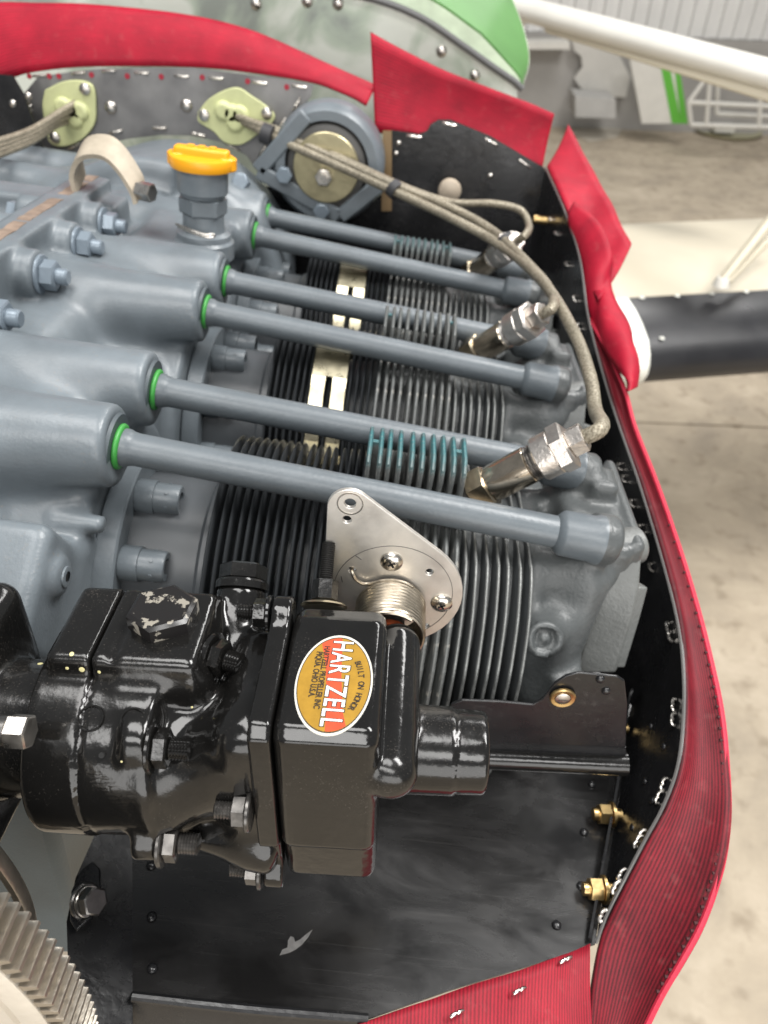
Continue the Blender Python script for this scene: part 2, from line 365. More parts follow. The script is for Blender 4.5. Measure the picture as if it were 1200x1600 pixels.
# ------------------------------------------------------------------ wing and struts
def wing():
    H0 = .955
    A = hat(995, 572, h=H0); B = hat(1215, 556, h=H0)
    ax = (B - A).normalized(); fwv = Vector(FW); fwv = (fwv - ax * fwv.dot(ax)).normalized(); upv = ax.cross(fwv)
    prof = [(.03, -.06), (.008, -.045), (-.002, -.022), (0, 0), (.010, .022), (.032, .043), (.068, .061), (.11, .074), (.155, .082)]
    rear = [(.155, .082), (.24, .098), (.32, .104), (.42, .104), (.52, .096), (.60, .080), (.60, .070), (.4, -.03), (.2, -.06), (.03, -.06)]
    def pt(s, p): return A + ax * s + fwv * p[0] + upv * p[1]
    t = thing('wing', A, 'cream wing with black leading edge panel behind the red seal', 'wing')
    MB().strip([pt(.03, p) for p in prof], [pt(3.0, p) for p in prof], .006).build('leading_edge_panel', mat('black_wing_paint', (.014, .014, .016), .36, var=.3, vscale=6, rvar=.12), t, 50)
    MB().strip([pt(.0, p) for p in rear], [pt(3.0, p) for p in rear], .006).build('wing_skin', cream, t, 50)
    cap = MB()
    ring = prof + rear[1:-1]
    cp = [(.25, .0)]
    secs = []
    for sft, sc_ in ((.03, 1.0), (.0, .995), (-.02, .96), (-.035, .88)):
        secs.append([pt(sft, (.3 + (p[0] - .3) * sc_, .02 + (p[1] - .02) * sc_)) for p in ring])
    vs = [p for s_ in secs for p in s_]; n = len(ring)
    fs = [(i * n + k, i * n + (k + 1) % n, (i + 1) * n + (k + 1) % n, (i + 1) * n + k) for i in range(3) for k in range(n)] + [tuple(range(3 * n, 4 * n))]
    cap.add(vs, fs).build('root_cap', mat('white_gloss', (.72, .72, .66), .3), t, 60)
    # rivet row along the joint and near the nose
    rm = None
    for s in np.arange(.06, 1.3, .085):
        for p in ((.148, .083),) + (((.03, .045),) if int(s * 100) % 3 == 0 else ()):
            r = MB().lathe(pt(s, p), upv, [(0, .006), (.002, .005), (.003, .002)], 8).mesh('rivet', mat('white_gloss', (.7, .7, .66), .3)) if rm is None else rm
            if rm is None: rm = r; base = pt(s, p)
            q = obj('rivet', rm, t, pt(s, p) - base)
    sl = [hat(1128, 440, h=H0 + .12), hat(1215, 330, f=1.75)]
    v = thing('jury_strut', sl[0], 'slim white strut rising from the wing at right edge', 'strut')
    MB().tube([sl[0], sl[1]], .012, 12).build('strut_tube', cream, v)
    MB().tube([sl[0] + Vector(RT) * .012, hat(1230, 345, f=1.8)], .009, 12).build('strut_tube', cream, v)
    MB().lathe(sl[0] - upv * .01, upv, [(0, .018), (.012, .016), (.02, .012)], 16).build('foot_fitting', whitep, v)
wing()
st = thing('wing_strut', at(790, 8, d=2.1), 'thick white wing strut crossing the top right corner', 'strut')
a, b = at(775, 2, d=2.15), at(1290, 140, d=1.62)
axs = (b - a).normalized(); up_ = (Vector(UP) - axs * Vector(UP).dot(axs)).normalized(); sd = axs.cross(up_)
sm = MB(); n = 24; vs = []
for p in (a, b):
    for k in range(n):
        t = 2 * math.pi * k / n; vs.append(p + up_ * (.028 * math.sin(t)) + sd * (.05 * math.cos(t)))
sm.add(vs, [(k, (k + 1) % n, n + (k + 1) % n, n + k) for k in range(n)] + [tuple(range(n)), tuple(range(n, 2 * n))]).build('strut_tube', whitep, st)
MB().lathe(a + axs * .06, axs, [(0, .056), (.03, .056)], 20).build('collar', whitep, st)
MB().strip([at(850, 40, d=2.04) , at(1290, 165, d=1.60)], [at(850, 48, d=2.04), at(1290, 185, d=1.60)], .012).build('trailing_fairing', cream, st)

# ------------------------------------------------------------------ cowling and bulkhead behind the engine
def galv():
    ma = bpy.data.materials.new('mottled_primer_metal'); ma.use_nodes = True; nt = ma.node_tree; N = nt.nodes; L = nt.links; b = N['Principled BSDF']
    tc = N.new('ShaderNodeTexCoord'); n1 = N.new('ShaderNodeTexNoise'); n1.inputs['Scale'].default_value = 13; n1.inputs['Detail'].default_value = 7; n1.inputs['Distortion'].default_value = .6
    r1 = N.new('ShaderNodeValToRGB'); e = r1.color_ramp.elements; e[0].position = .36; e[0].color = (.26, .29, .26, 1); e[1].position = .60; e[1].color = (.60, .63, .57, 1); k = e.new(.49); k.color = (.40, .46, .38, 1)
    L.new(tc.outputs['Object'], n1.inputs[0]); L.new(n1.outputs[0], r1.inputs[0]); L.new(r1.outputs[0], b.inputs['Base Color'])
    b.inputs['Metallic'].default_value = .35; b.inputs['Roughness'].default_value = .42
    return ma
GALV = galv()
arc_px = [(300, -70), (420, -30), (520, -8), (600, 12), (660, 38), (715, 75), (762, 108), (795, 130), (808, 142)]
YB = .74
arc = spline([at(a, b, y=YB) for a, b in arc_px], 40)
bk = MB(); cen = at(540, 330, y=YB)
bk.prism(arc + [at(812, 420, y=YB), at(-80, 420, y=YB), at(-80, -120, y=YB)], (0, 1, 0), .006)
bh = thing('bulkhead', at(540, 330, y=YB), 'mottled grey green metal bulkhead behind the red rear seals', 'bulkhead')
bk.build('sheet', GALV, bh)
for p in [(400, 6), (480, 2), (528, 6), (690, 80), (742, 118)]:
    MB().lathe(at(*p, y=YB), (0, -1, 0), [(0, .007), (.003, .006), (.005, .002)], 14).build('screw', STEEL, bh)
cl = thing('cowling', arc[20], 'bright green painted cowling edge above the bulkhead', 'cowling')
lip0 = [p + Vector((0, -.012, 0)) for p in arc]
cenw = at(430, 420, y=YB)
def outw(p, k, dy): 
    q = (p - cenw).normalized(); return p + q * k + Vector((0, dy, 0))
tp_ = [max(.04, min(1, (40 - k) / 14)) for k in range(41)]
outer = [outw(p, .004 + .022 * t, -.004) for p, t in zip(arc, tp_)]
back = [outw(p, .006 + .075 * t, .02 + .10 * t) for p, t in zip(arc, tp_)]
GP = mat('cowl_green_gloss', (.075, .20, .05), .5, var=.12, vscale=14)
MB().strip([outw(p, .004, -.006) for p in arc], outer, .004).build('edge_flange', mat('pale_green_primer', (.42, .50, .36), .4, var=.2, vscale=30), cl, 50)
MB().strip(outer, back, .003).build('skin', GP, cl, 50)
MB().strip(back, [outw(p, .008 + .08 * t, .6) for p, t in zip(arc, tp_)], .003).build('side_skin', mat('cowl_white_gloss', (.70, .72, .62), .3), cl, 50)
MB().tube([outw(p, .006, -.012) for p in arc], .004, 8).build('edge_trim', mat('grey_rubber', (.10, .10, .10), .5), cl)
# ================================================================== ENGINE
PITCH = .18
BOSSY = [i * PITCH + s for i in range(3) for s in (-.031, .031)]
def case_sdf(x, y, z):
    d = sbox(x, y, z, (-.02, .185, -.02), (.130, .245, .095), .022)
    d = smin(d, sbox(x, y, z, (-.01, .20, .075), (.070, .27, .032), .02), .03)
    # tappet bosses, each side
    for yb in BOSSY:
        b = scyl(x, y, z, (.0, yb, .092), (.129, yb, .100), .030, .0205, .003)
        d = smin(d, b, .016)
        b = scyl(x, y, z, (-.02, yb + .06, .092), (-.16, yb + .06, .100), .026, .022, .003)
        d = smin(d, b, .016)
    # flared webs between boss and spine
    for yb in (.18, .36, 0.0):
        xx, yy, zz = rotpt(x, y, z, (.06, yb, .09), math.radians(12), 'y')
        d = smin(d, sbox(xx, yy, zz, (.055, yb - .012, .092), (.045, .028, .014), .012), .02)
    # cylinder pads
    for i in range(3):
        d = smin(d, scyl(x, y, z, (.08, i * PITCH, 0), (.118, i * PITCH, 0), .088, .086, .004), .008)
    # parting flange along the top, bolt bosses on it
    d = smin(d, sbox(x, y, z, (.004, .10, .118), (.014, .20, .022), .002), .006)
    for yb in (-.02, .053, .123, .186, .238):
        d = smin(d, scyl(x, y, z, (-.03, yb, .122), (.031, yb, .122), .0150, .0150, .003), .005)
    # raised pad and plugged boss on the front shoulder
    xx, yy, zz = rotpt(x, y, z, (.05, -.072, .050), math.radians(-54), 'x')
    d = smin(d, sbox(xx, yy, zz, (.045, -.072, .034), (.072, .040, .030), .007), .008)
    d = smin(d, sbox(xx, yy, zz, (.078, -.054, .066), (.042, .0155, .006), .002), .0025)
    d = smin(d, scyl(x, y, z, (.06, -.090, .062), (.121, -.090, .064), .0092, .0088, .0015), .006)
    d = smin(d, scyl(x, y, z, (.10, -.052, .066), (.126, -.052, .066), .005, .0045, .001), .004)
    # flats on the far side and accessory dome
    d = smin(d, sbox(x, y, z, (-.02, .275, .108), (.055, .018, .022), .005), .008)
    d = smin(d, sbox(x, y, z, (-.055, .19, .10), (.05, .03, .02), .01), .012)
    d = smin(d, sbox(x, y, z, (.082, .262, .10), (.035, .05, .016), .01), .012)
    d = smin(d, scyl(x, y, z, (.03, .36, .02), (.03, .49, .02), .125, .118, .012), .02)
    d = smin(d, sbox(x, y, z, (.072, .36, .125), (.016, .016, .03), .004), .008)
    return d
case = thing('crankcase', (0, .18, -.1), 'blue grey painted engine crankcase with tapered bosses and parting seam', 'engine')
case_me = sdf_mesh('case_casting', case_sdf, (-.15, -.14, -.05), (.16, .50, .165), .0028, CASE)
obj('case_casting', case_me, case)
# front nose below the governor
MB().prism([(-.15, -.14, .02), (.075, -.14, .02), (.118, -.14, -.03), (.118, -.14, -.2), (-.15, -.14, -.2)], (0, 1, 0), .12).build('nose_casting', mat('shaded_dark_blue_nose', (.06, .085, .10), .42, bump=.13, bscale=520, var=.15, vscale=26), case, bevel=.006)  # dark blue nose colour, with the governor's shade painted in
# seam with old sealant
seam = [Vector((.004 + random.uniform(-.0006, .0006), -.10 + .40 * k / 60, .1402 + random.uniform(-.0004, .0006))) for k in range(61)]
MB().strip([p + Vector((-.0045, 0, 0)) for p in seam], [p + Vector((.0045, 0, 0)) for p in seam], .0012).build('seam_gasket', GASK, case)
NUTB = mat('painted_case_nut', (.20, .24, .28), .32, .25, bump=.2, bscale=300)
for yb in (-.02, .053, .123, .186, .238):
    c0 = Vector((.031, yb, .122))
    bt = MB().hexn(c0 + Vector((.002, 0, 0)), c0 + Vector((.011, 0, 0)), .0096, random.random()).build('nut', NUTB, case)
    MB().cyl(c0, c0 + Vector((.0022, 0, 0)), .0125, 24, .0006).build('washer', NUTB, bt)
    MB().cyl(c0 + Vector((.010, 0, 0)), c0 + Vector((.018, 0, 0)), .0052, 16, .001).build('stud_end', NUTB, bt)
    c1 = Vector((-.031, yb, .122))
    MB().hexn(c1, c1 - Vector((.008, 0, 0)), .009, random.random()).build('bolt_head', NUTB, case)
pg = MB().lathe((.1212, -.090, .064), (1, 0, 0), [(0, .0050), (.001, .0050), (.0012, .0042), (.0012, .0026)], 24, caps=False).build('plug_rim', CASE, case)
MB().lathe((.1212, -.090, .064), (1, 0, 0), [(0, .0027), (.0006, .0027)], 20).build('plug_hole', HOLE, case)
for (p_, r_) in (((.105, .40, .125), .008), ((.09, .43, .10), .007)):
    MB().hexn(p_, Vector(p_) + Vector((0, -.012, .004)), r_).build('small_nut', NUTB, case)

# lifting strap over the seam
strap = thing('lifting_strap', (.04, .27, .14), 'bent beige metal lifting strap looped over crankcase seam', 'strap')
sp = spline([at(127, 292, y=.258), at(122, 262, y=.26), at(135, 238, y=.26), at(165, 236, y=.26), at(188, 256, y=.256), at(208, 288, y=.25), at(214, 306, y=.248)], 30)
MB().strip([p + Vector((0, -.010, -.004)) for p in sp], [p + Vector((0, .012, .006)) for p in sp], .0035).build('strap_band', BEIGE, strap, 50)
q = at(216, 297, y=.245)
MB().hexn(q, q + Vector((.012, -.004, 0)), .007).build('bolt', STEEL, strap)

# ------------------------------------------------------------------ cylinders
def fin_tall():
    t = [(-.075, -.075), (-.086, -.04), (-.089, 0), (-.084, .028), (-.071, .052), (-.056, .066), (-.046, .073), (-.022, .0745), (-.0185, .079), (-.0175, .1045), (.0175, .1045), (.0185, .079), (.022, .0745), (.046, .073), (.060, .064), (.075, .048), (.086, .02), (.089, -.02), (.08, -.07)]
    return t
def fin_low():
    return [(-.075, -.075), (-.086, -.04), (-.088, 0), (-.083, .026), (-.070, .049), (-.055, .062), (-.045, .067), (.045, .067), (.060, .060), (.075, .044), (.086, .02), (.089, -.02), (.08, -.07)]
def head_sdf(x, y, z):
    d = scyl(x, y, z, (.24, 0, 0), (.352, 0, 0), .058, .066, .004)
    d = smin(d, sbox(x, y, z, (.280, 0, .030), (.026, .016, .036), .004), .006)
    # combustion dome side (outboard of the last fin)
    d = smin(d, sbox(x, y, z, (.354, 0, -.012), (.013, .069, .054), .009), .008)
    d = smin(d, sbox(x, y, z, (.382, .013, .030), (.018, .043, .042), .006), .008)          # rocker box
    d = smin(d, sbox(x, y, z, (.4015, .018, .030), (.0035, .044, .044), .003), .002)       # cover flange
    d = smin(d, scyl(x, y, z, (.380, -.032, .058), (.361, -.062, -.012), .010, .013, .004), .012)   # slanting fillet
    d = smin(d, sbox(x, y, z, (.371, -.064, .006), (.009, .011, .010), .003), .004)
    for s in (-.031, .031):
        d = smin(d, scyl(x, y, z, (.372, s, .0795), (.384, s + .002, .0770), .0130, .0135, .002), .006)
        d = smin(d, scyl(x, y, z, (.346, s * .9, .050), (.380, s, .054), .012, .012, .004), .010)
    d = smin(d, sbox(x, y, z, (.388, .024, .074), (.008, .011, .010), .003), .004)
    d = smin(d, scyl(x, y, z, (.382, .052, .060), (.405, .052, .060), .0105, .0100, .002), .004)
    # injector boss with its bore
    d = smin(d, scyl(x, y, z, (.353, -.052, .028), (.353, -.0700, .040), .0100, .0095, .002), .004)
    d = smax(d, -scyl(x, y, z, (.353, -.0665, .0375), (.353, -.080, .0465), .0062, .0062, .0005), .0015)
    d = smin(d, scyl(x, y, z, (.353, -.058, .032), (.353, -.0690, .0393), .0036, .0032, .001), .001)
    # spark plug boss
    d = smin(d, scyl(x, y, z, (.318, .0, .03), (.318, -.004, .066), .019, .016, .003), .01)
    return d
head_me = sdf_mesh('head_casting', head_sdf, (.235, -.11, -.085), (.43, .085, .125), .0026, HEADM)
barfin_me = MB().lathe((0, 0, 0), (1, 0, 0), [(-.0008, .055), (-.0006, .0815), (0, .0822), (.0006, .0815), (.0008, .055)], 72, caps=False).mesh('barrel_fin', BARM, 60)
CREST = mat('lit_rubbed_fin_crest', (.17, .175, .17), .42, .2, bump=.3, bscale=500, var=.35, vscale=140, rvar=.1)  # lighter crest paints in the light that fin edges catch, besides rubbed wear
def finmesh(name, poly, ma, th=.0018):
    pass; mb = MB()
    n = len(poly)
    # rounded outline, thin crest
    def rnd(p):
        out = []
        for i in range(n):
            a, b, c = Vector(p[i - 1]), Vector(p[i]), Vector(p[(i + 1) % n]); out += [b.lerp(a, .18), b.lerp(c, .18)]
        return out
    P = rnd(poly); m_ = len(P); cen = Vector((0, 0))
    inn = []
    for i, p in enumerate(P):
        tg = (P[(i + 1) % m_] - P[i - 1]).normalized(); inn.append(p + Vector((-tg.y, tg.x)).normalized() * (.0009 if True else 0) * (1 if (Vector((-tg.y, tg.x)).dot(-p) > 0) else -1))
    vs = [(-th / 2, p.x, p.y) for p in inn] + [(-th / 5, p.x, p.y) for p in P] + [(th / 5, p.x, p.y) for p in P] + [(th / 2, p.x, p.y) for p in inn]
    fs = [(j * m_ + i, j * m_ + (i + 1) % m_, (j + 1) * m_ + (i + 1) % m_, (j + 1) * m_ + i) for j in range(3) for i in range(m_)]
    fs += [tuple(reversed(range(m_))), tuple(range(3 * m_, 4 * m_))]
    me = mb.add(vs, fs).mesh(name, ma, 40)
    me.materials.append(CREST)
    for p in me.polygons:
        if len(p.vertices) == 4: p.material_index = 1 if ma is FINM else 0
    return me
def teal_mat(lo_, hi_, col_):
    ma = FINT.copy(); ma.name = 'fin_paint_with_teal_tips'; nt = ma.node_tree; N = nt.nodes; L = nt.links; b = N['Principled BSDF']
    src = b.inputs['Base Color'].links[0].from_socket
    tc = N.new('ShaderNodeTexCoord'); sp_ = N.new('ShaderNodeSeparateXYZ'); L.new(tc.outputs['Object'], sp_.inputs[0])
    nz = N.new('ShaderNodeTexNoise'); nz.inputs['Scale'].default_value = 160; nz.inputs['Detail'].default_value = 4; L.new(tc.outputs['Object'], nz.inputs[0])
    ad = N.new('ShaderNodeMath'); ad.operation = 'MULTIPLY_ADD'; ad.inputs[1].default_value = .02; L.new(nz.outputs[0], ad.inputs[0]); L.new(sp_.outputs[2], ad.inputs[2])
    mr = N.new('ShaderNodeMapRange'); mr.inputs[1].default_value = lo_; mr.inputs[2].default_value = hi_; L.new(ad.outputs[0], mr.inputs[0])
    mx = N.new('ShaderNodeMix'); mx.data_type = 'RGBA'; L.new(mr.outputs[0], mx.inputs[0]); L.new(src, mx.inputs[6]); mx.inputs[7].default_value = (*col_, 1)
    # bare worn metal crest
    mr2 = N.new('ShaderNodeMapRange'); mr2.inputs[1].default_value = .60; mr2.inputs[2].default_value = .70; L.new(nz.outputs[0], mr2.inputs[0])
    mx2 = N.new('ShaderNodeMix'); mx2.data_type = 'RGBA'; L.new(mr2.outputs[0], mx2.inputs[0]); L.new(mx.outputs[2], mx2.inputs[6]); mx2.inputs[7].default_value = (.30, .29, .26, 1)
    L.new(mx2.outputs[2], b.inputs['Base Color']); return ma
FINT = mat('tall_fin_grey_paint', (.105, .110, .108), .45, bump=.3, bscale=500, var=.3, vscale=90, rvar=.1)
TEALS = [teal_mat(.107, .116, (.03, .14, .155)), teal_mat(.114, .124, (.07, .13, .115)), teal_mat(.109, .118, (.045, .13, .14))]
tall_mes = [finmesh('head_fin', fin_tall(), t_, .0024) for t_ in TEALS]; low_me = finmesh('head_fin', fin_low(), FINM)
CYL_LABEL = ['nearest finned cylinder, behind the gloss black governor', 'middle finned cylinder of the row of three', 'rearmost finned cylinder, near the black rear baffle']
nut_me = None
def cylinder(i):
    y0 = i * PITCH
    t = thing('engine_cylinder', (.12, y0, 0), CYL_LABEL[i], 'cylinder', 'row of engine cylinders')
    off = Vector((0, y0, 0))
    if i == 0:
        global barrel_me, flange_me, nutme, webme
        barrel_me = MB().lathe((.118, 0, 0), (1, 0, 0), [(0, .056), (.05, .056), (.052, .058), (.142, .058)], 64).mesh('barrel', mat('dark_barrel_sleeve', (.06, .066, .072), .4, var=.1, vscale=30))
        flange_me = MB().lathe((.1185, 0, 0), (1, 0, 0), [(0, .070), (.001, .071), (.011, .071), (.012, .070), (.012, .055)], 64).mesh('base_flange', TUBE)
        nb = MB(); nb.lathe((0, 0, 0), (1, 0, 0), [(0, .0092), (.0005, .0096), (.010, .0096), (.0102, .0085), (.0225, .0085), (.0235, .0078), (.0235, .005), (.016, .0045)], 12, caps=False)
        nb.lathe((.016, 0, 0), (1, 0, 0), [(0, .0046), (.001, .0046)], 12)
        for k in range(6):
            a = k * math.pi / 3; nb.cyl((.017, .0083 * math.cos(a), .0083 * math.sin(a)), (.017, .0088 * math.cos(a), .0088 * math.sin(a)), .0011, 8)
        nutme = nb.mesh('base_nut', TUBE, 40)
        webme = MB().box((.2559, 0, .086), (.0030, .0015, .0165)).mesh('fin_web', TEALS[0])
    obj('barrel', barrel_me, t, off); obj('base_flange', flange_me, t, off)
    for a in (102.6, 140.7, 60, 20, 178):
        ar = math.radians(a); obj('base_nut', nutme, t, off + Vector((.1305, .0590 * math.cos(ar), .0590 * math.sin(ar))))
    def jit(o): o.rotation_euler = (0, random.uniform(-.004, .004), random.uniform(-.004, .004))
    for k in range(17): jit(obj('barrel_fin', barfin_me, t, off + Vector((.178 + k * .0046 + random.uniform(-.0002, .0002), 0, 0))))
    hd = obj('head_casting', head_me, t, off)
    for k in range(17):
        x_ = .2525 + k * .0056
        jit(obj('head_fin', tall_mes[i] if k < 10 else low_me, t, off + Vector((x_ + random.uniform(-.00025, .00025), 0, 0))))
    obj('fin_web', webme, t, off); obj('fin_web', webme, t, off + Vector((.0448, 0, 0)))
    ia = [at(950, 872, x=.386), at(938, 915, x=.386), at(922, 968, x=.385), at(898, 1052, x=.385)]; ib = [at(1004, 862, x=.4055), at(998, 925, x=.4055), at(985, 975, x=.4050), at(962, 1052, x=.4050)]
    ribm = mat('worn_grey_rib', (.125, .130, .126), .45, bump=.4, bscale=420, var=.14, vscale=50)
    mb_ = MB().strip([p + off for p in ia], [p + off for p in ib], -.012)
    rb_ = mb_.build('rocker_rib', ribm, t, 30, bevel=.0016)
    MB().cyl(ia[0].lerp(ia[1], .12) + off + Vector((-.0015, .008, -.001)), ib[0] + off + Vector((.001, .010, -.002)), .0105, 28, .0015).build('rib_end', ribm, rb_)
    MB().cyl(ia[0] + off + Vector((-.0022, .008, -.004)), ia[0] + off + Vector((.001, .008, -.004)), .0016, 10).build('rib_hole', HOLE, rb_)
    MB().strip([p + off + Vector((.0005, .004, 0)) for p in ib[1:]], [p + off + Vector((.007, .006, -.001)) for p in ib[1:]], -.008).build('rib_step', ribm, rb_, 30, bevel=.001)
    return t
for i in range(3): cylinder(i)

# ------------------------------------------------------------------ push rod tubes
ordn = ['nearest push rod tube, crossing just behind the aluminium lever', 'second nearest push rod tube, rising just behind the lowest spark plug', 'third push rod tube from the front, over the middle cylinder', 'fourth push rod tube from the front, under the middle spark plug',
        'fifth push rod tube from the front, beside the yellow cap', 'farthest push rod tube, nearest the rear black baffle']
tube_me = ring_me = col_me = None
for i, yb in enumerate(BOSSY):
    p0 = Vector((.1285, yb, .100)); p1 = Vector((.376, yb + (-.003 if i % 2 == 0 else .001), .0800)); ax = (p1 - p0).normalized(); L_ = (p1 - p0).length
    t = thing('push_rod_tube', p0, ordn[i], 'tube', 'push rod tubes over the cylinders')
    MB().lathe(p0, ax, [(0, .0095), (.006, .0095), (.0075, .0088), (.010, .0083), (L_ - .02, .0083)], 40).build('tube_body', TUBE, t, 60)
    MB().lathe(p0 + ax * .0005, ax, [(0, .0102), (.0005, .0113), (.0015, .0117), (.0025, .0113), (.0030, .0102)], 40).build('seal_ring', GREEN, t, 60)
    MB().lathe(p0 - ax * .001, ax, [(0, .0165), (.0018, .0160), (.0018, .010)], 40).build('seal_seat', mat('dark_seat', (.06, .075, .085), .5), t)
    MB().lathe(p0 + ax * (L_ - .024), ax, [(0, .0083), (.0025, .0108), (.004, .0118), (.020, .0122), (.022, .0130), (.024, .0130)], 40).build('end_collar', TUBE, t, 50)

# ------------------------------------------------------------------ intercylinder baffle clips
def clip(pix_top, pix_bot, i, label, zt, yo):
    pass
clips = [('cadmium plated baffle clip between nearest and middle cylinders', .18), ('cadmium plated baffle clip between middle and rearmost cylinders', .36), ]
for lab, yc in clips:
    x0, x1 = .207, .231
    prof = [(yc - .010, .0845), (yc - .030, .0800), (yc - .048, .0705), (yc - .060, .060), (yc - .068, .046), (yc - .074, .033), (yc - .086, .030), (yc - .098, .0305)]
    t = thing('baffle_clip', (.218, yc - .05, .03), lab, 'clip', 'plated clips between the cylinders')
    # strap in three pieces so that the slot is a real opening
    def seg(xa, xb, ks): 
        pts = [Vector((xa, *prof[k])) for k in ks]; pte = [Vector((xb, *prof[k])) for k in ks]
        return pts, pte
    mb = MB()
    mb.strip(*seg(x0, x1, (0, 1, 2)), .0014)
    mb.strip(*seg(x0, x0 + .0095, (2, 3, 4, 5, 6)), .0014); mb.strip(*seg(x1 - .0095, x1, (2, 3, 4, 5, 6)), .0014)
    mb.strip(*seg(x0 - .002, x1 + .002, (6, 7)), .0014)
    mb.build('strap_band', CLIPM, t, 50)
    MB().lathe((x0 + .016, yc - .020, .083), (0, -.3, .9), [(0, .0016), (.0012, .0012)], 8).build('pin_hole', HOLE, t)
    MB().lathe((x0 + .017, yc - .099, .029), (0, -.3, .9), [(0, .0012), (.005, .0010)], 8).build('rivet', STEEL, t)
# ================================================================== SPARK PLUGS
plugs = [((735, 773), (905, 686), .078, .122, 'nearest spark plug, largest, with lead curving up from its nut'), ((733, 556), (843, 492), .074, .124, 'middle spark plug of the three, in the centre cylinder'), ((735, 430), (805, 378), .074, .126, 'rearmost spark plug, smallest, below the cable tie')]
PLUGTOP = []
ADAPT = mat('adapter_brass_steel', (.40, .34, .25), .25, 1., var=.2, vscale=150)
NUTP = mat('plug_nut_alloy', (.60, .56, .52), .38, 1., bump=.3, bscale=500, var=.12, vscale=200)
for (a, b, za, zb, lab), yc in zip(plugs, (0, PITCH, 2 * PITCH)):
    p0 = at(*a, z=za); p1 = at(*b, z=zb)
    if yc == 0: V0 = p1 - p0
    ax = (p1 - p0).normalized(); L_ = (p1 - p0).length; k = L_ / .1
    t = thing('spark_plug', p0, lab, 'spark plug', 'spark plugs in the cylinder heads')
    P = lambda s: p0 + ax * (L_ * s)
    MB().cyl(P(-.12), P(.04), .0098, 24).build('gasket_seat', DSTEEL, t)
    MB().hexn(P(.02), P(.20), .0125, .4).build('shell_hex', ADAPT, t)
    MB().lathe(P(.20), ax, [(0, .0098), (.003, .0102), (L_ * .36, .0102), (L_ * .37, .0094)], 32).build('shell', NICKEL, t)
    th = MB(); prf = []
    for j in range(6):
        prf += [(j * .0018, .0088), (j * .0018 + .0009, .0098)]
    th.lathe(P(.565), ax, prf, 28).build('thread', DSTEEL, t)
    MB().lathe(P(.64), ax, [(0, .0112), (.001, .0122), (L_ * .15, .0122), (L_ * .16, .0115)], 32).build('ring_nut', NUTP, t)
    MB().hexn(P(.79), P(.92), .0135, .2).build('lead_nut', NUTP, t)
    MB().hexn(P(.92), P(1.05), .0082, .7).build('lead_ferrule', NUTP, t)
    PLUGTOP.append((P(1.05), ax))
# ================================================================== IGNITION LEADS
def braid():
    ma = bpy.data.materials.new('braided_shield'); ma.use_nodes = True; nt = ma.node_tree; N = nt.nodes; L = nt.links; b = N['Principled BSDF']
    tc = N.new('ShaderNodeTexCoord'); n = N.new('ShaderNodeTexNoise'); n.inputs['Scale'].default_value = 700; n.inputs['Detail'].default_value = 2; L.new(tc.outputs['Object'], n.inputs[0])
    n2 = N.new('ShaderNodeTexNoise'); n2.inputs['Scale'].default_value = 60; n2.inputs['Detail'].default_value = 5; L.new(tc.outputs['Object'], n2.inputs[0])
    r = N.new('ShaderNodeValToRGB'); e = r.color_ramp.elements; e[0].position = .35; e[0].color = (.20, .17, .12, 1); e[1].position = .68; e[1].color = (.50, .45, .35, 1); L.new(n.outputs[0], r.inputs[0])
    mx = N.new('ShaderNodeMix'); mx.data_type = 'RGBA'; mx.blend_type = 'MULTIPLY'; mx.inputs[0].default_value = .5; L.new(r.outputs[0], mx.inputs[6]); L.new(n2.outputs[0], mx.inputs[7])
    L.new(mx.outputs[2], b.inputs['Base Color']); b.inputs['Roughness'].default_value = .5; b.inputs['Metallic'].default_value = .35
    bp = N.new('ShaderNodeBump'); bp.inputs['Strength'].default_value = .7; bp.inputs['Distance'].default_value = .0006; L.new(n.outputs[0], bp.inputs[2]); L.new(bp.outputs[0], b.inputs['Normal'])
    return ma
BRAID = braid()
def lead(pts, r, label, n=70):
    o = MB().tube(spline(pts, n), r, 12).build('ignition_lead', BRAID); return tag(o, label, 'cable', 'braided ignition leads')
T0, a0 = PLUGTOP[0]; T1, a1 = PLUGTOP[1]; T2, a2 = PLUGTOP[2]
lead([at(372, 185, y=.498), at(440, 220, d=.75), at(530, 260, d=.735), at(612, 297, d=.715), at(700, 338, d=.69), at(780, 382, d=.66), at(848, 440, d=.585), at(897, 520, d=.51), at(922, 590, d=.458), at(930, 640, d=.434), T0 + a0 * .009, T0 - a0 * .006], .0041, 'braided lead sweeping down to the nearest spark plug')
lead([at(362, 178, y=.498), at(435, 208, d=.752), at(530, 250, d=.735), at(615, 288, d=.715), at(700, 322, d=.70), at(772, 362, d=.672), at(838, 425, d=.605), at(862, 458, d=.580), T1 + a1 * .008, T1 - a1 * .005], .0037, 'braided lead ending at the middle spark plug')
lead([at(352, 178, y=.498), at(440, 205, d=.76), at(540, 250, d=.742), at(620, 287, d=.725), at(700, 315, d=.72), at(770, 318, d=.71), at(812, 328, d=.705), at(826, 350, d=.70), T2 + a2 * .014, T2 - a2 * .003], .0033, 'braided lead looping down to the rearmost spark plug')
for j, (s, e, lab) in enumerate([((118, 160), (-25, 228), 'topmost braided lead leaving the left grommet'), ((116, 168), (-25, 236), 'second braided lead from the top leaving left grommet'), ((112, 178), (-25, 244), 'third braided lead from top leaving the left grommet'), ((108, 188), (-25, 250), 'lowest braided lead leaving the left grommet')]):
    lead([at(*s, y=.498), at(s[0] - 25, s[1] + 16 - j * 2, d=.755), at(45, 205 + j * 6, d=.72), at(*e, d=.66)], .0033, lab, 30)
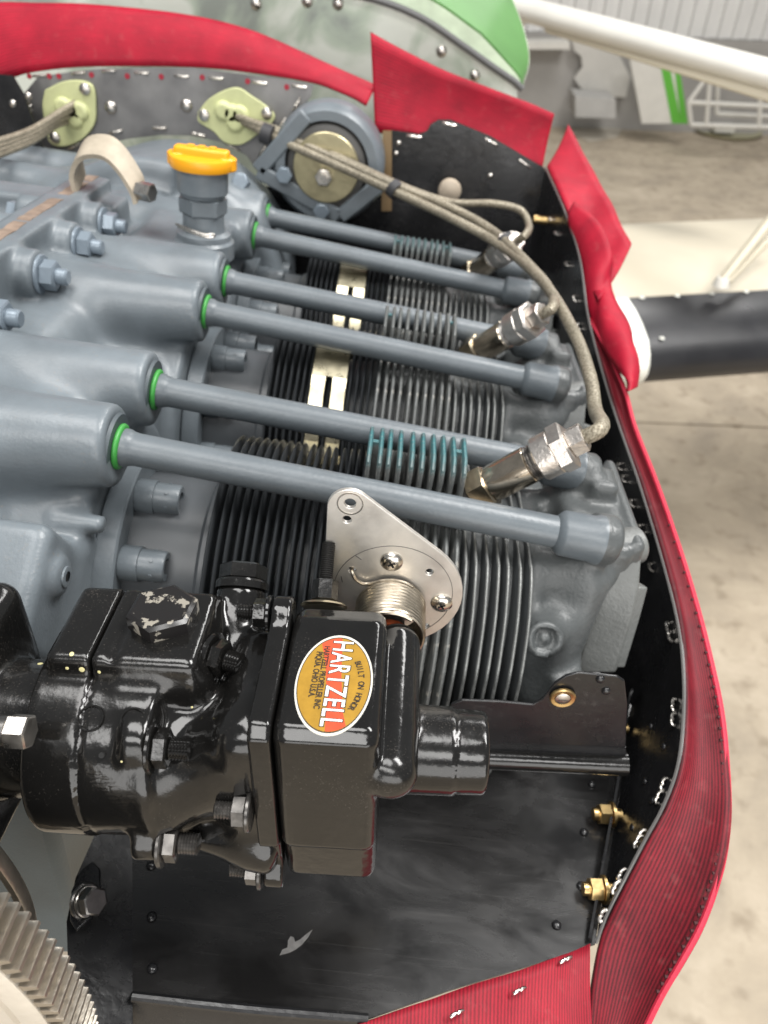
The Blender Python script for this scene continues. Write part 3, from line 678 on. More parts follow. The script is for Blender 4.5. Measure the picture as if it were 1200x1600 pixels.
tie = MB(); p = at(410, 207, d=.75); q = at(425, 213, d=.75); tie.cyl(p, q, .0095, 16).build('cable_tie', RUBBER); tag(bpy.context.scene.objects['cable_tie'], 'black band round the leads beside the right grommet', 'cable tie')
p = at(612, 292, d=.716); ct = MB().cyl(p, p + Vector((.006, -.004, -.003)), .0085, 16).build('cable_tie', RUBBER); tag(ct, 'thin band round the leads before the black rear baffle', 'cable tie')
p = at(786, 374, d=.664); ct = MB().cyl(p, p + Vector((.008, -.008, -.006)), .009, 16).build('cable_tie', RUBBER); tag(ct, 'black band round the leads above the rearmost spark plug', 'cable tie')

# ================================================================== OIL FILLER
ob = Vector((.105, .25, .112)); ofl = thing('oil_filler', ob, 'blue grey oil filler neck with bright yellow cap', 'oil filler')
MB().lathe(ob, (0, 0, 1), [(-.008, .023), (.004, .023), (.006, .021), (.010, .0205), (.012, .0165), (.018, .0155), (.024, .0155)], 40).build('neck_base', CASE, ofl)
MB().hexn(ob + Vector((0, 0, .024)), ob + Vector((0, 0, .037)), .0180, .3).build('neck_hex', CASE, ofl)
MB().lathe(ob + Vector((0, 0, .037)), (0, 0, 1), [(0, .0165), (.002, .0175), (.0035, .0188), (.019, .0188), (.020, .018)], 40).build('neck_cup', CASE, ofl)
cp = MB().lathe(ob + Vector((0, 0, .0565)), (0, 0, 1), [(0, .0185), (.0005, .0228), (.002, .0236), (.007, .0238), (.0085, .0232), (.009, .021), (.0088, .0195), (.0086, .0)], 48).build('cap', YELL, ofl, 40)
mg = MB(); c_ = ob + Vector((0, 0, .066)); mg.box(c_ + Vector((0, 0, .0005)), (.020, .0052, .0042)); mg.build('grip', YELL, cp, bevel=.002)
cl_ = MB()
for j in range(3): cl_.box(c_ + Vector((-.008 + .008 * j, 0, .0052)), (.0024, .003, .0006))
cl_.build('cast_mark', YELL, cp, bevel=.0004)
for j in range(2):
    MB().cyl(c_ + Vector(((-1) ** j * .018, 0, -.009)), c_ + Vector(((-1) ** j * .018, 0, .0)), .0075, 20, .001).build('cap_lug', YELL, cp)
sp_ = at(300, 362, y=.228)
MB().tube(spline([at(275, 350, y=.232), at(295, 358, y=.226), at(318, 366, y=.224), at(332, 366, y=.225), at(334, 370, y=.225), at(320, 370, y=.224), at(296, 362, y=.226), at(278, 354, y=.232)], 30), .0010, 8).build('cotter_pin', STEEL, ofl)

# ================================================================== ENGINE MOUNT
em = thing('engine_mount', at(505, 300, y=.47), 'blue grey round engine mount with brass washer beside the yellow cap', 'engine mount')
YM = .455
mb = MB(); c0 = at(512, 258, y=YM + .012)
mb.lathe(c0, (0, -1, 0), [(-.03, .056), (0, .056), (.006, .0535), (.010, .050), (.010, .0415), (-.02, .0415)], 56, caps=False).build('mount_ring', CASE, em)
MB().lathe(c0, (0, -1, 0), [(-.03, .0415), (.004, .041), (.009, .038), (.011, .032)], 48).build('rubber_core', mat('mount_rubber', (.06, .058, .055), .45), em)
MB().lathe(c0 + Vector((0, -.012, 0)), (0, -1, 0), [(-.004, .0325), (.002, .0325), (.003, .0315), (.003, .006)], 48).build('washer_plate', mat('olive_cad_plate', (.36, .32, .20), .38, .8, var=.18, vscale=50, bump=.2), em)
cb = at(507, 275, y=YM - .004)
MB().hexn(cb, cb + Vector((0, -.010, 0)), .0085).build('bolt', STEEL, em); MB().cyl(cb, cb + Vector((0, -.016, 0)), .0048, 14).build('bolt_end', STEEL, em)
def arm(pix0, pix1, w_, th):
    a = at(*pix0, y=YM); b = at(*pix1, y=YM); d_ = (b - a).normalized(); n_ = d_.cross(Vector((0, 1, 0)))
    return MB().prism([a - n_ * w_, b - n_ * w_, b + n_ * w_, a + n_ * w_], (0, 1, 0), th)
for (a, b) in [((402, 268), (478, 180)), ((402, 268), (530, 340)), ((530, 340), (602, 282))]:
    arm(a, b, .0075, .02).build('bracket_arm', CASE, em, bevel=.002)
for p in [(445, 272), (503, 328)]:
    q = at(*p, y=YM); MB().hexn(q, q + Vector((0, -.008, 0)), .008).build('nut', NUTB, em)
# ================================================================== BAFFLES
def rivets(parent, pts, nrm, r, ma, name='rivet'):
    me = MB().lathe((0, 0, 0), (0, 0, 1), [(0, r), (r * .25, r * .92), (r * .5, r * .6), (r * .6, .0001)], 14).mesh(name, ma, 60)
    q = Vector(nrm).normalized().to_track_quat('Z', 'Y')
    for p in pts:
        o = bpy.data.objects.new(name, me); C.objects.link(o); o.location = p; o.rotation_euler = q.to_euler(); par(o, parent)
def staple(parent, p, dirv, nrm, L_=.010, r=.0009, ma=None):
    d_ = Vector(dirv).normalized(); n_ = Vector(nrm).normalized(); p = Vector(p); a = p - d_ * L_ / 2; b = p + d_ * L_ / 2
    mb = MB(); mb.tube([a - n_ * .001, a + n_ * .0003, a + d_ * .0012 + n_ * .0011, p - d_ * .0008 + n_ * .0012, p + n_ * .0006, p + d_ * .0008 + n_ * .0012, b - d_ * .0012 + n_ * .0011, b + n_ * .0003, b - n_ * .001], r, 8)
    return mb.build('staple', ma or STEEL, parent)
# --- floor ramp in front of the nearest cylinder
ZR = -.07
ramp = thing('inlet_ramp', at(600, 1400, z=ZR), 'smudged black sheet metal ramp below the governor', 'baffle')
rp = [at(205, 1120, z=ZR), at(984, 1120, z=ZR), at(975, 1195, z=ZR), at(960, 1290, z=ZR), at(930, 1475, z=ZR), at(840, 1505, z=ZR), at(700, 1548, z=ZR), at(575, 1592, z=ZR), at(390, 1578, z=ZR), at(207, 1557, z=ZR)]
def ramp_mat():
    ma = bpy.data.materials.new('smudged_black_sheet'); ma.use_nodes = True; nt = ma.node_tree; N = nt.nodes; L = nt.links; b = N['Principled BSDF']
    tc = N.new('ShaderNodeTexCoord'); mp = N.new('ShaderNodeMapping'); mp.inputs['Rotation'].default_value = (0, 0, .5); mp.inputs['Scale'].default_value = (1, 2.2, 1); L.new(tc.outputs['Object'], mp.inputs[0])
    n = N.new('ShaderNodeTexNoise'); n.inputs['Scale'].default_value = 16; n.inputs['Detail'].default_value = 8; n.inputs['Roughness'].default_value = .62; n.inputs['Distortion'].default_value = .5; L.new(mp.outputs[0], n.inputs[0])
    r = N.new('ShaderNodeValToRGB'); e = r.color_ramp.elements; e[0].position = .38; e[0].color = (.008, .0077, .0077, 1); e[1].position = .78; e[1].color = (.036, .0345, .034, 1); k = e.new(.58); k.color = (.015, .0145, .0145, 1); L.new(n.outputs[0], r.inputs[0])
    L.new(r.outputs[0], b.inputs['Base Color'])
    mr = N.new('ShaderNodeMapRange'); mr.inputs[1].default_value = .35; mr.inputs[2].default_value = .7; mr.inputs[3].default_value = .16; mr.inputs[4].default_value = .38; L.new(n.outputs[0], mr.inputs[0]); L.new(mr.outputs[0], b.inputs['Roughness'])
    v = N.new('ShaderNodeTexNoise'); v.inputs['Scale'].default_value = 220; v.inputs['Detail'].default_value = 2; L.new(tc.outputs['Object'], v.inputs[0])
    n3 = N.new('ShaderNodeTexNoise'); n3.inputs['Scale'].default_value = 14; L.new(tc.outputs['Object'], n3.inputs[0])
    mps = N.new('ShaderNodeMapping'); mps.inputs['Rotation'].default_value = (0, 0, .35); mps.inputs['Scale'].default_value = (9, 700, 1); L.new(tc.outputs['Object'], mps.inputs[0])
    ns = N.new('ShaderNodeTexNoise'); ns.inputs['Scale'].default_value = 1; ns.inputs['Detail'].default_value = 4; L.new(mps.outputs[0], ns.inputs[0])
    rs_ = N.new('ShaderNodeMapRange'); rs_.inputs[1].default_value = .60; rs_.inputs[2].default_value = .74; rs_.inputs[4].default_value = .05; L.new(ns.outputs[0], rs_.inputs[0])
    mxs = N.new('ShaderNodeMix'); mxs.data_type = 'RGBA'; L.new(rs_.outputs[0], mxs.inputs[0]); L.new(r.outputs[0], mxs.inputs[6]); mxs.inputs[7].default_value = (.22, .21, .20, 1); L.new(mxs.outputs[2], b.inputs['Base Color'])
    bp = N.new('ShaderNodeBump'); bp.inputs['Strength'].default_value = .25; bp.inputs['Distance'].default_value = .0008; L.new(v.outputs[0], bp.inputs[2])
    bp2 = N.new('ShaderNodeBump'); bp2.inputs['Strength'].default_value = .25; bp2.inputs['Distance'].default_value = .01; L.new(n3.outputs[0], bp2.inputs[2]); L.new(bp.outputs[0], bp2.inputs['Normal'])
    L.new(bp2.outputs[0], b.inputs['Normal']); return ma
RAMPM = ramp_mat()
MB().prism(rp, (0, 0, -1), .0012).build('ramp_sheet', RAMPM, ramp)
# rolled lip along the front edge
lip = [at(207, 1557, z=ZR), at(390, 1577, z=ZR), at(575, 1592, z=ZR)]
MB().tube(spline(lip, 20), .0022, 10).build('rolled_edge', BAFF, ramp)
MB().strip(lip, [p + Vector((0, -.012, -.05)) for p in lip], .0012).build('front_lip', BAFF, ramp)
# side plate bolted to the crankcase
zl = .0
sp = [at(207, 1557, z=ZR), at(207, 1300, z=ZR), at(207, 1120, z=ZR)]
sq = [at(98, 1600, z=ZR + .004), at(118, 1370, z=ZR + .016), at(175, 1150, z=ZR + .016)]
MB().prism([at(208, 1640, z=ZR - .02), sp[0], sp[1], at(208, 1180, z=ZR), at(160, 1230, z=ZR + .012), at(150, 1300, z=ZR + .012), at(118, 1372, z=ZR + .012), at(104, 1440, z=ZR + .012), at(106, 1500, z=ZR + .010), at(120, 1640, z=ZR - .01)], (0, 0, -1), .0012).build('side_plate', BAFF, ramp)
bp_ = MB().prism([at(110, 1440, z=ZR + .0135), at(112, 1395, z=ZR + .0135), at(128, 1362, z=ZR + .0135), at(145, 1349, z=ZR + .0135), at(157, 1360, z=ZR + .0135), at(158, 1400, z=ZR + .0135), at(145, 1435, z=ZR + .0135), at(120, 1458, z=ZR + .0135)], (0, 0, 1), .002).build('clamp_plate', BAFF, ramp, bevel=.0006)
b0 = at(131, 1408, z=ZR + .0165); ba = Vector((.75, -.25, .6)).normalized()
bo = MB().hexn(b0 + ba * .004, b0 + ba * .0095, .0064).build('bolt', DSTEEL, ramp)
MB().cyl(b0, b0 + ba * .0025, .0078, 24, .0006).build('washer', DSTEEL, bo); MB().cyl(b0 + ba * .0025, b0 + ba * .0042, .0068, 24, .0004).build('washer', STEEL, bo)
rivets(ramp, [at(*p, z=ZR + .0006) for p in [(236, 1352), (237, 1432), (238, 1513), (925, 1225), (913, 1300), (908, 1384), (220, 1300), (870, 1445)]], (0, 0, 1), .0024, BAFF)
# chipped bare patch
MB().prism([at(*p, z=ZR + .0002) for p in [(437, 1493), (441, 1484), (449, 1481), (450, 1470), (454, 1463), (459, 1465), (461, 1472), (469, 1468), (476, 1462), (488, 1453), (482, 1464), (472, 1476), (462, 1484), (452, 1489), (444, 1491)]], (0, 0, 1), .0003).build('paint_chip', mat('bare_grey_chip', (.13, .125, .12), .6, var=.3, vscale=300), ramp)
# bracket under the nearest head
YBk = -.099
br = thing('baffle_bracket', at(850, 1150, y=YBk), 'black scalloped bracket with brass eyelet screw under nearest cylinder head', 'bracket')
bpx = [(698, 1112), (706, 1100), (722, 1094), (780, 1096), (832, 1101), (848, 1092), (866, 1068), (884, 1056), (905, 1051), (965, 1057), (976, 1064), (980, 1100), (978, 1168), (760, 1160), (700, 1150)]
MB().prism([at(*p, y=YBk) for p in bpx], (0, 1, 0), .0014).build('bracket_plate', BAFF, br, bevel=.0005)
ba_ = [at(690, 1150, y=YBk), at(760, 1158, y=YBk), at(870, 1163, y=YBk), at(978, 1168, y=YBk)]
bb_ = [at(690, 1188, y=YBk + .004), at(760, 1194, y=YBk + .004), at(870, 1199, y=YBk + .004), at(978, 1204, y=YBk + .004)]
MB().strip(ba_, bb_, .0012).build('bracket_skirt', BAFF, br)
MB().tube([p_.lerp(q_, .62) + Vector((0, -.001, 0)) for p_, q_ in zip(ba_, bb_)], .0062, 20).build('rolled_bead', BLACK, br)
q = at(879, 1089, y=YBk - .001)
MB().lathe(q, (0, -1, 0), [(0, .0062), (.001, .0062), (.0015, .0056), (.0012, .0040), (.0004, .0038)], 28).build('eyelet', BRASS, br)
sc_ = MB().lathe(q + Vector((0, -.0002, 0)), (0, -1, 0), [(0, .0040), (.0012, .0036), (.0018, .0018), (.0018, .0001)], 24).build('screw', STEEL, br)
MB().box(q + Vector((0, -.0020, 0)), (.0022, .0002, .0004)).build('screw_slot', DSTEEL, sc_)
rivets(br, [at(938, 1062, y=YBk - .0003), at(947, 1080, y=YBk - .0003)], (0, -1, 0), .0022, BAFF)

# --- side baffle wall
TOPX = [(852, 262, .397), (880, 325, .403), (905, 400, .409), (918, 490, .414), (938, 570, .420), (962, 650, .426), (1000, 760, .432), (1036, 880, .435), (1060, 980, .436), (1068, 1060, .435), (1067, 1130, .433), (1058, 1200, .428), (1035, 1262, .421), (1008, 1312, .413), (975, 1375, .404), (948, 1430, .398), (931, 1474, .393)]
topl = [at(a, b, x=c) for a, b, c in TOPX]
botl = [Vector((p.x + .004, min(p.y, 1) , ZR - .02)) for p in topl]
seam_px = [(985, 1100), (982, 1120), (975, 1180), (968, 1240), (960, 1290), (952, 1340), (943, 1395), (936, 1440), (931, 1474)]
for k, (a, b) in enumerate(seam_px): botl[8 + k] = at(a, b, z=ZR)
side = thing('side_baffle', botl[6], 'glossy black side baffle wall curving along the red seals', 'baffle')
ts, bs = spline(topl, 96), spline(botl, 96)
mids = [[a.lerp(b, k / 4) for a, b in zip(ts, bs)] for k in range(5)]
MB().strip(ts, bs, .0012).build('wall_sheet', BAFF, side, 40)
MB().tube(ts, .0009, 6).build('top_edge', mat('worn_edge', (.16, .155, .15), .4, .5), side)
# seam flange standing along the ramp
sf0 = bs[49:]; 
MB().strip([p + Vector((-.002, 0, .0005)) for p in sf0], [p + Vector((-.0035, 0, .012 * (1 - k / len(sf0)) + .004)) for k, p in enumerate(sf0)], .0014).build('seam_flange', BAFF, side)
for (a, b) in [(948, 1137), (935, 1272), (920, 1389)]:
    q = at(a, b, z=ZR + .006); ax = Vector((1, .05, .05)).normalized()
    o = MB().hexn(q, q + ax * .007, .0058).build('brass_nut', BRASS, side)
    MB().cyl(q - ax * .003, q + ax * .013, .0034, 16).build('stud', BRASS, o); MB().cyl(q + ax * .007, q + ax * .0085, .0070, 20).build('washer', BRASS, o)
q = at(832, 342, d=.77); MB().cyl(q, q + Vector((.02, 0, 0)), .0045, 12, .001).build('brass_stud', BRASS, side)
# staples through wall and seal
for (a, b, dx, dy) in [(862, 300, 6, 14), (875, 330, 7, 15), (890, 370, 6, 16), (903, 425, 4, 16), (912, 470, 3, 16), (974, 702, 5, 16), (984, 725, 6, 17), (1000, 770, 8, 16), (1008, 795, 5, 12), (1020, 858, 7, 16), (1024, 870, 5, 10), (1048, 970, 3, 16), (1054, 985, 4, 14), (1063, 1100, -2, 22), (1060, 1115, -2, 16), (1045, 1225, -8, 16), (1036, 1240, -7, 14), (1015, 1305, -8, 16), (1008, 1318, -7, 12), (980, 1368, -6, 12), (972, 1380, -6, 10), (948, 1430, -5, 9)]:
    j = min(range(len(ts)), key=lambda i: ((pj := (R.T @ (np.array(ts[i]) - CAM)))[0] / pj[2] * F + 600 - a) ** 2 + (pj[1] / pj[2] * F + 800 - b) ** 2)
    base = ts[j].lerp(bs[j], .10); tg = (ts[min(j + 1, 96)] - ts[max(j - 1, 0)])
    staple(side, base + Vector((-.0016, 0, 0)), tg, (-1, 0, .15), .0062, .0010)
rivets(side, [mids[2][k] + Vector((-.001, 0, 0)) for k in (58, 66, 74)] + [mids[1][k] + Vector((-.001, 0, 0)) for k in (62, 70)], (-1, 0, .1), .002, BAFF)

# --- black plates added to darken the void under and behind the cylinders
lp = thing('dark_void_plate', (.26, .2, -.09), 'dark plate added to darken the void beneath the cylinders', 'baffle')
MB().box((.27, .20, -.10), (.20, .31, .002)).build('plate', BAFF, lp)
MB().box((.27, .5, .0), (.2, .001, .10)).build('rear_plate', BAFF, lp)

# --- rear baffle, left plate (bare, worn) and right plate (black)
YR = .50
def rear_mat():
    ma = bpy.data.materials.new('worn_dark_sheet'); ma.use_nodes = True; nt = ma.node_tree; N = nt.nodes; L = nt.links; b = N['Principled BSDF']
    tc = N.new('ShaderNodeTexCoord'); n = N.new('ShaderNodeTexNoise'); n.inputs['Scale'].default_value = 20; n.inputs['Detail'].default_value = 6; L.new(tc.outputs['Object'], n.inputs[0])
    r = N.new('ShaderNodeValToRGB'); e = r.color_ramp.elements; e[0].position = .30; e[0].color = (.11, .108, .11, 1); e[1].position = .70; e[1].color = (.26, .255, .25, 1); L.new(n.outputs[0], r.inputs[0]); L.new(r.outputs[0], b.inputs['Base Color'])
    b.inputs['Metallic'].default_value = .4; b.inputs['Roughness'].default_value = .34; return ma
rl = thing('rear_baffle', at(250, 230, y=YR), 'worn grey metal rear baffle holding two pale grommets', 'baffle')
rpx = [(36, 148), (60, 119), (150, 108), (300, 106), (440, 124), (490, 132), (486, 150), (455, 200), (420, 250), (404, 270), (385, 243), (345, 222), (300, 212), (250, 211), (200, 217), (140, 230), (100, 252), (86, 258), (60, 218)]
MB().prism([at(*p, y=YR) for p in rpx], (0, 1, 0), .0016).build('sheet', rear_mat(), rl)
def up_dir(p, q): return at(*q, y=YR) - at(*p, y=YR)
for (a, b, dx, dy) in [(62, 118, 20, -2), (122, 114, 22, -2), (170, 111, 24, -1), (221, 114, 24, 1), (283, 119, 26, 2), (337, 122, 26, 2), (405, 129, 28, 4), (467, 135, 26, 4), (463, 163, -12, 22), (440, 194, -14, 22), (411, 234, -14, 20), (365, 230, 22, 12), (310, 210, 24, 6), (249, 200, 26, 0), (181, 206, 26, -6), (116, 228, 22, -10), (83, 244, 12, 8), (72, 234, 10, 6), (47, 164, 5, 22)]:
    staple(rl, at(a, b, y=YR - .0012), up_dir((a, b), (a + dx, b + dy)), (0, -1, 0), .0125, .0013)
rivets(rl, [at(173, 168, y=YR - .0008), at(291, 165, y=YR - .0008)], (0, -1, 0), .0062, STEEL, 'screw')
for (a, b) in [(46, 119), (77, 119), (92, 119), (143, 117), (199, 119), (252, 120), (316, 121), (387, 127), (448, 136)]:
    MB().lathe(at(a, b, y=YR - .0004), (0, -1, 0), [(0, .0026), (.0006, .0026)], 10).build('hole', mat('seal_red_through_hole', (.30, .012, .03), .6), rl)
rr = thing('rear_baffle', at(720, 320, y=YR), 'black rear baffle plate carrying the beige round plug', 'baffle')
MB().prism([at(*p, y=YR + .004) for p in [(612, 203), (632, 206), (655, 209), (667, 205), (673, 194), (685, 187), (704, 187), (765, 212), (850, 262), (858, 300), (858, 420), (560, 420), (560, 330), (600, 300)]], (0, 1, 0), .0014).build('sheet', BAFF, rr)
for (a, b, dx, dy) in [(647, 213, 22, 3), (702, 194, 24, 6), (768, 222, 22, 12), (820, 256, 20, 14)]:
    staple(rr, at(a, b, y=YR + .002), up_dir((a, b), (a + dx, b + dy)), (0, -1, 0), .013, .0014)
rivets(rr, [at(623, 224, y=YR + .003), at(619, 240, y=YR + .003), at(766, 275, y=YR + .003)], (0, -1, 0), .0028, STEEL)
MB().prism([at(*p, y=YR - .002) for p in [(598, 205), (612, 205), (612, 330), (596, 330)]], (0, 1, 0), .003).build('edge_strip', mat('tan_edge', (.20, .13, .06), .5), rr)
kb = MB().lathe(at(702, 293, y=YR + .003), (0, -1, 0), [(0, .006), (.008, .006), (.009, .0115), (.014, .0122), (.018, .0108), (.0205, .006), (.021, .0001)], 28).build('round_plug', mat('beige_plug', (.40, .335, .26), .55)); tag(kb, 'round beige plug knob on the black rear baffle', 'plug')
lf = thing('corner_baffle', at(20, 260, y=.47), 'black corner baffle sheet at the upper left edge', 'baffle')
MB().prism([at(*p, y=.47) for p in [(-60, 110), (20, 118), (38, 148), (62, 220), (88, 262), (66, 300), (-60, 330)]], (0, 1, 0), .0014).build('sheet', BAFF, lf)
rivets(lf, [at(20, 162, y=.469), at(44, 150, y=.469)], (0, -1, 0), .0036, STEEL)
# --- grommets
def grommet(pix, label, screws, bump_px):
    t = thing('grommet', at(*bump_px, y=YR), label, 'grommet', 'pale plastic cable grommets')
    pts = spline([at(*p, y=YR - .001) for p in pix] + [at(*pix[0], y=YR - .001)], 64)[:-1]
    MB().prism(pts, (0, -1, 0), .0035).build('plate', GROM, t, bevel=.0008)
    for dx, dy in ((-14, -6), (0, 0), (14, 2), (6, 16)):
        MB().lathe(at(bump_px[0] + dx * .9, bump_px[1] + dy * .8, y=YR - .0044), (0, -1, 0), [(0, .0095), (.003, .0088), (.0045, .006), (.0045, .0046)], 20).build('cable_boss', GROM, t, 50)
    for s in screws:
        MB().lathe(at(*s, y=YR - .0044), (0, -1, 0), [(0, .0058), (.002, .0054), (.0034, .003), (.0036, .0001)], 20).build('screw', STEEL, t)
grommet([(72, 140), (100, 127), (128, 125), (147, 135), (151, 165), (148, 195), (128, 218), (100, 228), (80, 222), (74, 200), (68, 165)], 'pale green grommet at left with four leads', [(133, 139), (86, 215)], (112, 172))
grommet([(310, 175), (330, 152), (368, 136), (395, 150), (425, 172), (428, 188), (405, 208), (378, 225), (352, 222), (335, 205), (312, 190)], 'pale green diamond grommet right of centre with three leads', [(319, 180), (417, 177)], (362, 178))

# ================================================================== RED SEALS
def red_mat(name, dirscale, col=(.55, .012, .045), dark=.0, dr='Y'):
    ma = bpy.data.materials.new(name); ma.use_nodes = True; nt = ma.node_tree; N = nt.nodes; L = nt.links; b = N['Principled BSDF']
    uv = N.new('ShaderNodeUVMap'); tc = N.new('ShaderNodeTexCoord')
    w_ = N.new('ShaderNodeTexWave'); w_.wave_type = 'BANDS'; w_.bands_direction = dr; w_.inputs['Scale'].default_value = dirscale; w_.inputs['Distortion'].default_value = 1.2; w_.inputs['Detail'].default_value = 2; w_.inputs['Detail Scale'].default_value = 3
    L.new(uv.outputs[0], w_.inputs[0])
    mpn = N.new('ShaderNodeMapping'); mpn.inputs['Scale'].default_value = (.5, 9, 1) if dr == 'Y' else (9, .5, 1); L.new(uv.outputs[0], mpn.inputs[0])
    nst = N.new('ShaderNodeTexNoise'); nst.inputs['Scale'].default_value = 1.0; nst.inputs['Detail'].default_value = 5; nst.inputs['Roughness'].default_value = .7; L.new(mpn.outputs[0], nst.inputs[0])
    mixr = N.new('ShaderNodeMix'); mixr.data_type = 'FLOAT'; mixr.inputs[0].default_value = .62; L.new(w_.outputs[1], mixr.inputs[2]); L.new(nst.outputs[0], mixr.inputs[3])
    RIB = mixr.outputs[0]
    n = N.new('ShaderNodeTexNoise'); n.inputs['Scale'].default_value = 45; n.inputs['Detail'].default_value = 6; L.new(tc.outputs['Object'], n.inputs[0])
    n2 = N.new('ShaderNodeTexNoise'); n2.inputs['Scale'].default_value = 900; n2.inputs['Detail'].default_value = 3; L.new(tc.outputs['Object'], n2.inputs[0])
    r = N.new('ShaderNodeValToRGB'); e = r.color_ramp.elements; e[0].position = .3; e[0].color = (col[0] * .70, col[1] * .7, col[2] * .75, 1); e[1].position = .72; e[1].color = (*col, 1); L.new(n.outputs[0], r.inputs[0])
    mr = N.new('ShaderNodeMapRange'); mr.inputs[1].default_value = .25; mr.inputs[2].default_value = .72; mr.inputs[3].default_value = .58 - dark; mr.inputs[4].default_value = 1.1; L.new(RIB, mr.inputs[0])
    mx = N.new('ShaderNodeMix'); mx.data_type = 'RGBA'; mx.blend_type = 'MULTIPLY'; mx.inputs[0].default_value = 1; L.new(r.outputs[0], mx.inputs[6]); L.new(mr.outputs[0], mx.inputs[7])
    # rubbed grey scuffs that catch the rib crowns
    n3 = N.new('ShaderNodeTexNoise'); n3.inputs['Scale'].default_value = 130; n3.inputs['Detail'].default_value = 5; L.new(tc.outputs['Object'], n3.inputs[0])
    sc3 = N.new('ShaderNodeMapRange'); sc3.inputs[1].default_value = .58; sc3.inputs[2].default_value = .80; sc3.inputs[4].default_value = .10; L.new(n3.outputs[0], sc3.inputs[0])
    mx2 = N.new('ShaderNodeMix'); mx2.data_type = 'RGBA'; L.new(sc3.outputs[0], mx2.inputs[0]); L.new(mx.outputs[2], mx2.inputs[6]); mx2.inputs[7].default_value = (.48, .22, .20, 1)
    L.new(mx2.outputs[2], b.inputs['Base Color']); b.inputs['Roughness'].default_value = .62; b.inputs['Specular IOR Level'].default_value = .3
    ad = N.new('ShaderNodeMath'); ad.operation = 'MULTIPLY_ADD'; ad.inputs[1].default_value = .25; L.new(n2.outputs[0], ad.inputs[0]); L.new(RIB, ad.inputs[2])
    bp = N.new('ShaderNodeBump'); bp.inputs['Strength'].default_value = .9; bp.inputs['Distance'].default_value = .0014; L.new(ad.outputs[0], bp.inputs[2]); L.new(bp.outputs[0], b.inputs['Normal'])
    return ma
REDA = red_mat('red_ribbed_seal', 1.5, (.42, .005, .026))
REDB = red_mat('red_ribbed_seal_worn', 2.8, (.185, .007, .016), .34)
REDC = red_mat('red_ribbed_front_seal', 1.8, (.34, .007, .022), .15, 'X')
def seal(inner, outer, label, ma, th=.0028, n=70, mrows=8, bow=0., name='baffle_seal', curl=None):
    a = spline(inner, n); b = spline(outer, n); rows = []
    Lc = sum((a[i + 1] - a[i]).length for i in range(n))
    for j in range(mrows + 1):
        t = j / mrows; row = []
        for i in range(n + 1):
            p = a[i].lerp(b[i], t)
            tg = (a[min(i + 1, n)] - a[max(i - 1, 0)]).normalized(); nr = tg.cross(b[i] - a[i])
            if nr.length > 1e-7: nr.normalize()
            p = p + nr * (bow * math.sin(math.pi * t) + .0010 * math.sin(i * 9. / n + 2 * t) + .0006 * math.sin(i * 21. / n + 1))
            row.append(p)
        rows.append(row)
    vs = [p for r_ in rows for p in r_]; W = n + 1
    fs = [(j * W + i, j * W + i + 1, (j + 1) * W + i + 1, (j + 1) * W + i) for j in range(mrows) for i in range(n)]
    me = bpy.data.meshes.new(name); me.from_pydata([tuple(p) for p in vs], [], fs); me.materials.append(ma)
    uvl = me.uv_layers.new(name='UVMap')
    wid = (b[n // 2] - a[n // 2]).length
    for lp_ in me.loops:
        j, i = divmod(lp_.vertex_index, W); uvl.data[lp_.index].uv = (i / n * Lc * 100, j / mrows * max(wid, .02) * 100)
    me.polygons.foreach_set('use_smooth', [True] * len(me.polygons)); me.update()
    o = bpy.data.objects.new(name, me); C.objects.link(o)
    so = o.modifiers.new('thick', 'SOLIDIFY'); so.thickness = th; so.offset = 0
    return tag(o, label, 'seal', 'red rubber baffle seals')
seal([at(*p, y=.503) for p in [(-40, 150), (20, 122), (60, 112), (150, 104), (300, 104), (400, 115), (490, 130), (540, 150), (572, 166)]],
     [at(*p, y=.525) for p in [(-40, 8), (10, 4), (60, 5), (150, 8), (280, 22), (380, 46), (470, 82), (545, 116), (588, 134)]], 'long red rubber seal across the top left behind the grommets', REDA, bow=.004)
seal([at(*p, y=.508) for p in [(586, 207), (640, 215), (675, 225), (720, 222), (765, 230), (805, 250), (846, 266)]],
     [at(*p, y=.512) for p in [(579, 50), (630, 78), (690, 108), (740, 128), (790, 147), (830, 162), (866, 178)]], 'red rubber seal flap standing above the black rear baffle', REDA, bow=-.004)
seal([topl[0] + Vector((.002, 0, 0)), topl[1] + Vector((.002, 0, 0)), at(900, 380, x=.412), at(918, 440, x=.418), at(935, 470, x=.42)],
     [at(889, 198, x=.428), at(915, 245, x=.436), at(945, 300, x=.446), at(968, 348, x=.453), at(986, 381, x=.458)], 'upper red side seal piece with a square lower corner', REDA, bow=-.003)
seal([at(898, 372, x=.411), at(908, 420, x=.414), at(915, 470, x=.416), at(930, 520, x=.421), at(950, 555, x=.425), at(975, 590, x=.430), at(980, 612, x=.431)],
     [at(900, 318, x=.412), at(935, 348, x=.423), at(955, 395, x=.430), at(953, 430, x=.432), at(962, 470, x=.436), at(985, 520, x=.443), at(984, 602, x=.444)], 'wavy folded red side seal beside the middle spark plug', REDA, bow=.006)
inn = [at(911, 488, x=.4145), at(925, 530, x=.418)] + [p + Vector((.0015, 0, .0005)) for p in topl[4:16]] + [at(938, 1470, x=.396), at(925, 1540, x=.392), at(915, 1640, x=.389)]
out = [at(a, b, x=c) for a, b, c in [(913, 487, .4155), (945, 540, .424), (976, 608, .433), (993, 668, .438), (1028, 758, .444), (1066, 868, .450), (1094, 962, .453), (1116, 1050, .455), (1130, 1120, .4555), (1138, 1200, .455), (1141, 1270, .452), (1134, 1340, .447), (1118, 1400, .442), (1096, 1455, .436), (1065, 1510, .428), (1035, 1560, .421), (995, 1640, .412)]]
